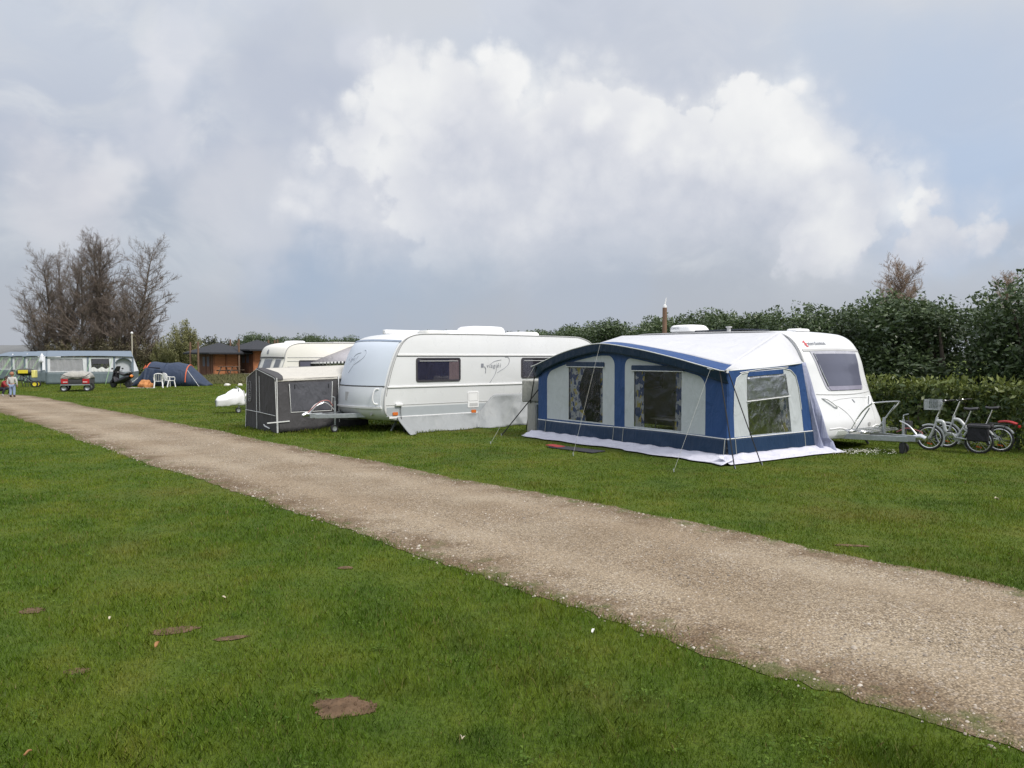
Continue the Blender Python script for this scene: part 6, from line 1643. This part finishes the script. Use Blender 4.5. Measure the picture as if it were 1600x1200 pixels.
def laurel_crown(seed, rx, ry, h, n, size, tops=7):
    rg = np.random.default_rng(seed)
    # lumps of different size, leaves on their shells, sprigs on top
    lumps = []
    for k in range(52):
        a = rg.random() * 2 * PI; z = h * (.06 + .84 * rg.random()); q = (.45 + .5 * rg.random()) * (1 - .35 * max(0, z / h - .6) / .4)
        lumps.append((rx * q * math.cos(a), ry * q * math.sin(a), z, .38 + .42 * rg.random()))
    for k in range(16): lumps.append((rx * (2 * rg.random() - 1), ry * .5 * rg.normal(), h * (.80 + .12 * rg.random()), .30 + .30 * rg.random()))
    Ls = np.array(lumps)
    idx = rg.choice(len(Ls), n, p=(Ls[:, 3] ** 2) / (Ls[:, 3] ** 2).sum())
    d = rg.normal(0, 1, (n, 3)); d /= np.linalg.norm(d, axis=1)[:, None]
    r = Ls[idx, 3] * (.55 + .5 * rg.random(n) ** .6)
    C = Ls[idx, :3] + d * r[:, None] * np.array([1, 1, 1.15])
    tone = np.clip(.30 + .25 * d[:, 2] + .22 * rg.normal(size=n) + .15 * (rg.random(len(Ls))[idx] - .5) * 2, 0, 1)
    # upright sprigs
    CS, NS, TS = [], [], []
    for k in range(tops):
        x, y = rx * .75 * (2 * rg.random() - 1), ry * .5 * (2 * rg.random() - 1)
        z0 = h * (.84 + .08 * rg.random()); hh = .30 + .55 * rg.random()
        for q in range(34):
            u = rg.random(); a = rg.random() * 6.28; rr = .16 * (1 - .75 * u) + .03
            CS.append((x + rr * math.cos(a), y + rr * math.sin(a), z0 + hh * u)); NS.append((math.cos(a), math.sin(a), .6)); TS.append(.45 + .35 * rg.random())
    C = np.vstack([C, np.array(CS)]); d = np.vstack([d, np.array(NS)]); tone = np.concatenate([tone, np.array(TS)])
    keep = C[:, 2] > .05
    C, d, tone = C[keep], d[keep], tone[keep]
    return leaves(C, d, size, rg), tone
LTREE = []
def laurel(kind, loc_, rot, sc, label, group):
    if kind < len(LTREE):
        return dup(LTREE[kind], loc_, rot, label, sc)
    o = thing('laurel_tree', label, 'tree', loc_, rot, group); o.scale = sc if hasattr(sc, '__len__') else (sc,) * 3
    V, tone = laurel_crown(40 + kind, 1.95, 1.35, 3.75, 16000, .135, 9)
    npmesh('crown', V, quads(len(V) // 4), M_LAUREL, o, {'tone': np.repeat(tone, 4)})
    tk = MB()
    for k in range(5): tk.tube([(.15 * math.cos(k * 1.3), .15 * math.sin(k * 1.3), 0), (.5 * math.cos(k * 1.3), .4 * math.sin(k * 1.3), 1.6), (.9 * math.cos(k * 1.3 + .3), .7 * math.sin(k * 1.3 + .3), 3.1)], [.09, .06, .02], 6)
    tk.build('trunk', M_TRUNK, o)
    LTREE.append(o); return o
HA, HB = Vector((18.2, 17.6, 0)), Vector((2.2, 51, 0))
hd_ = (HB - HA).normalized()
GL_ = 'laurel trees of the tall hedge behind the caravans'
tall_lab = ['tall dark evergreen at the right edge, above the bicycles', 'tall dark evergreen above the right end of the low hedge', 'tall dark evergreen with a peaked top, right of the white caravan nose', 'tall dark evergreen directly behind the white caravan nose',
            'dark evergreen behind the front roof end of the right-hand caravan', 'dark evergreen right of the flue on the right-hand caravan', 'dark evergreen with loose sprigs behind the roof cooler of the right-hand caravan', 'dark evergreen just right of the brown wooden post',
            'dark evergreen behind the brown wooden post', 'dark evergreen left of the brown wooden post', 'dark evergreen above the peak of the blue awning', 'dark evergreen behind the gap between the two white caravans', 'dark evergreen over the rear roof of the big white caravan', 'last dark evergreen of the hedge, over the big white caravan']
hs = [4.05, 4.25, 4.3, 3.75, 4.05, 3.95, 3.85, 3.9, 4.0, 3.95, 3.9, 3.8, 3.9, 3.8]
dist = (HB - HA).length
for k in range(14):
    u = (k + .3) / 14
    p = HA + hd_ * (dist * (u ** 1.05)) + Vector((.3 * math.sin(k * 2.1), .3 * math.cos(k * 1.7), 0))
    s_ = hs[k] / 3.95
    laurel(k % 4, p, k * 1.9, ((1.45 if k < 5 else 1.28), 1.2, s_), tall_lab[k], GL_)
# the far row over the ivory caravan and the huts
GL2 = 'far evergreens over the roofs of the huts and the ivory caravan'
far_lab = ['far evergreen with a tall tip above the second hut', 'far evergreen above the ridge of the third hut', 'far evergreen above the roof hatch of the ivory caravan', 'far evergreen above the solar panel of the ivory caravan', 'far evergreen left of the roof of the big white caravan',
           'far evergreen tip showing over the front roof of the big white caravan', 'far evergreen tip showing right of the roof cooler of the big white caravan', 'far evergreen tip over the rear roof hatch of the big white caravan']
for k, (px, top) in enumerate(((404, 517), (440, 522), (476, 519), (508, 521), (542, 523), (678, 512), (800, 515), (824, 516))):
    d = 78 - k * 1.5
    h_ = CAMH + (558 - top) * d / FPX
    laurel(k % 4, P2(px, d), k * 2.3, (1.05, 1.05, h_ / 4.25), far_lab[k], GL2)
for o in LTREE[:4]: pass
# low clipped laurel hedge
rg = np.random.default_rng(11)
LHA, LHB = Vector((12.25, 13.85, 0)), Vector((6.55, 22.05, 0))
LH = thing('clipped_hedge', 'low clipped laurel hedge with yellowish top leaves behind the bicycles', 'hedge', LHA, math.atan2((LHB - LHA).y, (LHB - LHA).x))
LL, HW, HH = (LHB - LHA).length, .8, 1.33
n = 11000
fc = rg.random(n)
x = rg.random(n) * LL
lump = .09 * np.sin(x * 3.1) + .07 * np.sin(x * 7.7 + 1)
top = fc < .36
# local y points away from the track side: visible side is y = +... the hedge's left normal faces the field
sidey = np.where(top, (rg.random(n) * 2 - 1) * HW / 2, np.where(rg.random(n) < .75, HW / 2, -HW / 2) * (1 - .35 * rg.random(n) ** 2))
z = np.where(top, HH + lump * .6 - .22 * rg.random(n) ** 2, .06 + (HH - .06) * rg.random(n) ** .85)
sidey = np.where(top, sidey, sidey + np.sign(sidey) * (lump + .05 * np.sin(z * 9 + x * 4)))
N = np.where(top[:, None], np.array([[0, 0, 1.]]), np.stack([np.zeros(n), np.sign(sidey), .35 * np.ones(n)], 1))
C = np.stack([x, sidey, z], 1) + rg.normal(0, .03, (n, 3))
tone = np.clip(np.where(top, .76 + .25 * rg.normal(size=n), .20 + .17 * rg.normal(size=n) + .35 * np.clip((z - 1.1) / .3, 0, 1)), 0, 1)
V = leaves(C, N, .135, rg, .42, .1)
spn = 420
xs_ = rg.random(spn) * LL
C2 = np.stack([xs_, (rg.random(spn) - .5) * HW, HH + .05 + .14 * rg.random(spn)], 1)
V2_ = leaves(C2, np.tile([[0, 0, 1.]], (spn, 1)), .15, rg, .4, 1.2)
V = np.vstack([V, V2_]); tone = np.concatenate([tone, np.clip(.8 + .2 * rg.normal(size=spn), 0, 1)])
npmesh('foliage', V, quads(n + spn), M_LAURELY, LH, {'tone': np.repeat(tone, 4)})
tk = MB()
for k in range(20):
    xx = (k + .5) * LL / 20
    tk.tube([(xx, 0, 0), (xx + .1, .1, .6), (xx + .2 * math.sin(k), -.1, 1.15)], [.03, .02, .01], 5)
tk.build('stems', M_TRUNK, LH)

# bare trees ------------------------------------------------------------------
def bare_tree(seed, H, spread, nlat, low=.12, twigs=6, lean=(0, 0), upang=.75):
    rg = random.Random(seed)
    segs = []                                   # (p, q, r0, r1)
    trunk = []
    def grow(p, d, ln, r, lvl):
        n = 4 if lvl == 1 else 3
        q = Vector(p); pts = [q.copy()]
        for i in range(n):
            d = (d + Vector((rg.gauss(0, .16), rg.gauss(0, .16), rg.gauss(.10, .10)))).normalized()
            q2 = q + d * ln / n
            segs.append((q.copy(), q2.copy(), r * (1 - i / n * .75), r * (1 - (i + 1) / n * .75)))
            q = q2; pts.append(q.copy())
            if lvl < 3:
                m = (4 if lvl == 1 else twigs // 2 + rg.randint(0, 2))
                for k in range(m):
                    a = d.cross(Vector((rg.gauss(0, 1), rg.gauss(0, 1), rg.gauss(0, 1)))).normalized()
                    dd = (d * .75 + a * .8 + Vector((0, 0, .18))).normalized()
                    grow(q - (q - pts[-2]) * rg.random(), dd, ln * (.42 if lvl == 1 else .5) * rg.uniform(.6, 1.15) * (1 - .45 * i / n), max(r * .42, .0065), lvl + 1)
    P = Vector((0, 0, 0)); N_ = 14
    pts, rad = [P.copy()], [H * .0165]
    dr = Vector((lean[0], lean[1], 1)).normalized()
    for i in range(N_):
        dr = (dr + Vector((rg.gauss(0, .05), rg.gauss(0, .05), .05))).normalized()
        P = P + dr * H / N_; pts.append(P.copy()); rad.append(H * .0165 * (1 - (i + 1) / N_) ** .8 + .015)
    for k in range(nlat):
        u = low + (1 - low) * (k + rg.random()) / nlat
        i = min(N_ - 1, int(u * N_)); p = pts[i].lerp(pts[i + 1], u * N_ - i)
        a = k * 2.4 + rg.uniform(-.5, .5)
        ln = spread * (1.08 - .55 * u) * rg.uniform(.65, 1.15) * (.75 if u < .25 else 1)
        e = upang * rg.uniform(.6, 1.2)
        grow(p, Vector((math.cos(a) * math.cos(e), math.sin(a) * math.cos(e), math.sin(e))), ln, max(.02, rad[i] * .38), 1)
    S = np.array([[*s[0], *s[1], s[2], s[3]] for s in segs])
    p, q = S[:, :3], S[:, 3:6]
    d = q - p; d /= np.linalg.norm(d, axis=1)[:, None] + 1e-9
    a = np.cross(d, np.where(np.abs(d[:, 2:3]) < .9, np.array([[0, 0, 1.]]), np.array([[1., 0, 0]]))); a /= np.linalg.norm(a, axis=1)[:, None]
    b = np.cross(d, a)
    V = []
    for c_, r in ((p, S[:, 6]), (q, S[:, 7])):
        for k in range(3):
            t_ = 2 * PI * k / 3
            V.append(c_ + (a * math.cos(t_) + b * math.sin(t_)) * r[:, None])
    n = len(S)
    V = np.stack(V, 1).reshape(-1, 3)
    F = np.array([(0, 1, 4, 3), (1, 2, 5, 4), (2, 0, 3, 5)])[None] + (np.arange(n) * 6)[:, None, None]
    return pts, rad, V, F.reshape(-1, 4)
def make_bare(label, loc_, rot, group, args, twig=None, name='bare_tree'):
    o = thing(name, label, 'tree', loc_, rot, group)
    pts, rad, V, F = bare_tree(*args)
    MB().tube(pts, rad, 8).build('trunk', M_BARK2, o)
    npmesh('crown', V, F, twig or M_TWIG, o)
    return o
GB = 'bare trees in the clump at the left'
D0 = 92
def topz(py, d): return CAMH + (558 - py) * d / FPX
bt = [make_bare('leafless tree with a wide spreading crown, leftmost of the clump', P2(72, D0), 0, GB, (3, topz(408, D0), 5.0, 52, .10, 6, (-.03, 0), .72)),
      make_bare('tall leafless tree with the highest top of the clump', P2(165, D0 + 2), 0, GB, (5, topz(380, D0), 4.3, 50, .14, 6, (0, 0), .85)),
      make_bare('leafless tree with long drooping branches, rightmost of the clump', P2(207, D0 - 2), 0, GB, (8, topz(380, D0), 5.0, 54, .08, 6, (.02, 0), .50))]
for src, px, dd, top_, rot, lab in ((1, 93, 1, 392, 2.2, 'slender leafless tree close beside the leftmost wide tree'), (1, 110, 5, 400, 4.0, 'leafless tree with several stems in the left half of the clump'), (0, 135, -2, 408, 1.1, 'lower leafless tree in the gap of the clump'),
                               (1, 148, 3, 380, .7, 'leafless tree left of the tallest one'), (2, 183, 4, 378, 3.3, 'leafless tree between the tallest and the rightmost one'), (0, 190, -3, 440, 5.0, 'short dense leafless tree low in the clump'), (0, 232, 3, 468, 2.6, 'small leafless tree at the right foot of the clump'), (2, 66, 3, 452, 1.7, 'small leafless tree at the left foot of the clump')):
    base_h = (topz(404, D0), topz(374, D0), topz(374, D0))[src]
    s_ = topz(top_, D0 + dd) / base_h
    dup(bt[src], P2(px, D0 + dd), rot, lab, (max(s_, .62), max(s_, .62), s_))
# pale bare crowns behind the tall hedge on the right
make_bare('pale leafless crown sticking up behind the tall hedge', P2(1397, 46), 0, 'bare crowns behind the tall hedge', (21, topz(438, 46), 2.7, 60, .40, 6, (0, 0), 1.0), M_TWIGW)
make_bare('thin leafless crown above the tall hedge at the right edge', P2(1560, 44), 0, 'bare crowns behind the tall hedge', (23, topz(442, 44), 2.2, 30, .5, 4, (0, 0), .9), M_TWIGW)
# willow coming into leaf and scrub under the trees
def shrub(name, label, loc_, rx, ry, h, n, size, m_, seed, stems=10, group=None, spiky=.5):
    rg = np.random.default_rng(seed)
    o = thing(name, label, 'shrub', loc_, 0, group)
    C, T = [], []
    tips = []
    for k in range(stems * 6):
        a = rg.random() * 6.28; q = math.sqrt(rg.random())
        tips.append((rx * q * math.cos(a), ry * q * math.sin(a), h * (1 - .55 * q * q) * (.8 + .25 * rg.random())))
    tips = np.array(tips)
    i = rg.integers(0, len(tips), n); u = rg.random(n) ** .55
    C = tips[i] * np.stack([.25 + .75 * u, .25 + .75 * u, u], 1) + rg.normal(0, 1, (n, 3)) * np.stack([(1 - spiky * u) * rx * .10] * 3, 1)
    C[:, 2] = np.abs(C[:, 2])
    Nn = C - np.array([0, 0, h * .4]); Nn /= np.linalg.norm(Nn, axis=1)[:, None] + 1e-9
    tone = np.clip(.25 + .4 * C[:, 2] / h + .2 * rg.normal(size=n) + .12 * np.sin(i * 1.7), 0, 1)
    V = leaves(C, Nn, size, rg, .4, .5)
    npmesh('foliage', V, quads(n), m_, o, {'tone': np.repeat(tone, 4)})
    tk = MB()
    for k in range(stems):
        e = tips[k * 5]
        tk.tube([(e[0] * .1, e[1] * .1, 0), (e[0] * .5, e[1] * .5, e[2] * .5), tuple(e)], [.07, .04, .012], 5)
    tk.build('stems', M_BARK2, o)
    return o
M_WILLOW = leaf_mat('willow_leaf', (.11, .115, .048), (.29, .285, .125), .6, .2)
M_SCRUB = leaf_mat('scrub_leaf', (.075, .066, .040), (.165, .145, .080), .7, .15)
M_FARG = leaf_mat('far_leaf', (.045, .055, .035), (.11, .115, .07), .7, .15)
shrub('willow_bush', 'rounded olive-green willow bush left of the wooden huts', P2(287, 84), 2.3, 2.0, topz(499, 84), 20000, .17, M_WILLOW, 2, 16)
shrub('willow_bush', 'smaller olive-green bush at the foot of the rightmost bare tree', P2(258, 86), 1.6, 1.5, topz(524, 86), 9000, .17, M_WILLOW, 4, 10)
SG = 'brown scrub along the foot of the bare trees'
for k, (px, top_, rx, lab) in enumerate(((88, 528, 1.6, 'low brown scrub below the leftmost bare trees'), (118, 525, 1.8, 'low brown scrub behind the middle of the large awning'), (150, 520, 2.0, 'brown scrub below the tallest bare tree'), (180, 515, 2.0, 'brown scrub left of the pale lamp pole'), (215, 518, 2.0, 'brown scrub right of the pale lamp pole'), (240, 532, 1.7, 'low brown scrub beside the smaller olive bush'))):
    shrub('scrub_bush', lab, P2(px, 88 + k % 3), rx, 1.5, topz(top_, 88), 2600, .22, M_SCRUB, 30 + k, 8, SG)
FG_ = 'far round trees on the horizon'
for k, (px, top_, d, rx, lab) in enumerate(((328, 524, 150, 3.4, 'far round tree above the roof of the first hut'), (352, 530, 165, 4.2, 'far low tree between the roofs of the first two huts'), (310, 538, 190, 3.6, 'far low tree beside the willow bush'), (372, 530, 190, 4.5, 'far low tree right of the first hut roof'), (296, 548, 170, 3.2, 'far low bush behind the left hut post'))):
    shrub('field_tree', lab, P2(px, d), rx, 3, topz(top_, d), 2600, .55, M_FARG, 60 + k, 8, FG_, .3)
# low dark wood on the horizon
rg = np.random.default_rng(77)
n = 16000
x = rg.uniform(-420, 420, n); hh = 5.0 + 1.8 * np.sin(x * .05) + 1.2 * np.sin(x * .17 + 1)
C = np.stack([x, 420 + rg.uniform(-8, 8, n), np.abs(hh) * rg.random(n) ** .8], 1)
V = leaves(C, np.tile([[0, -1., .4]], (n, 1)), 2.6, rg, .6)
o = npmesh('distant_wood', V, quads(n), leaf_mat('distant_leaf', (.075, .085, .075), (.12, .13, .11), .8, 0), None, {'tone': np.repeat(rg.random(n), 4)})
tag(o, 'far low line of woodland along the horizon', 'wood', kind='stuff')
grow_grass()
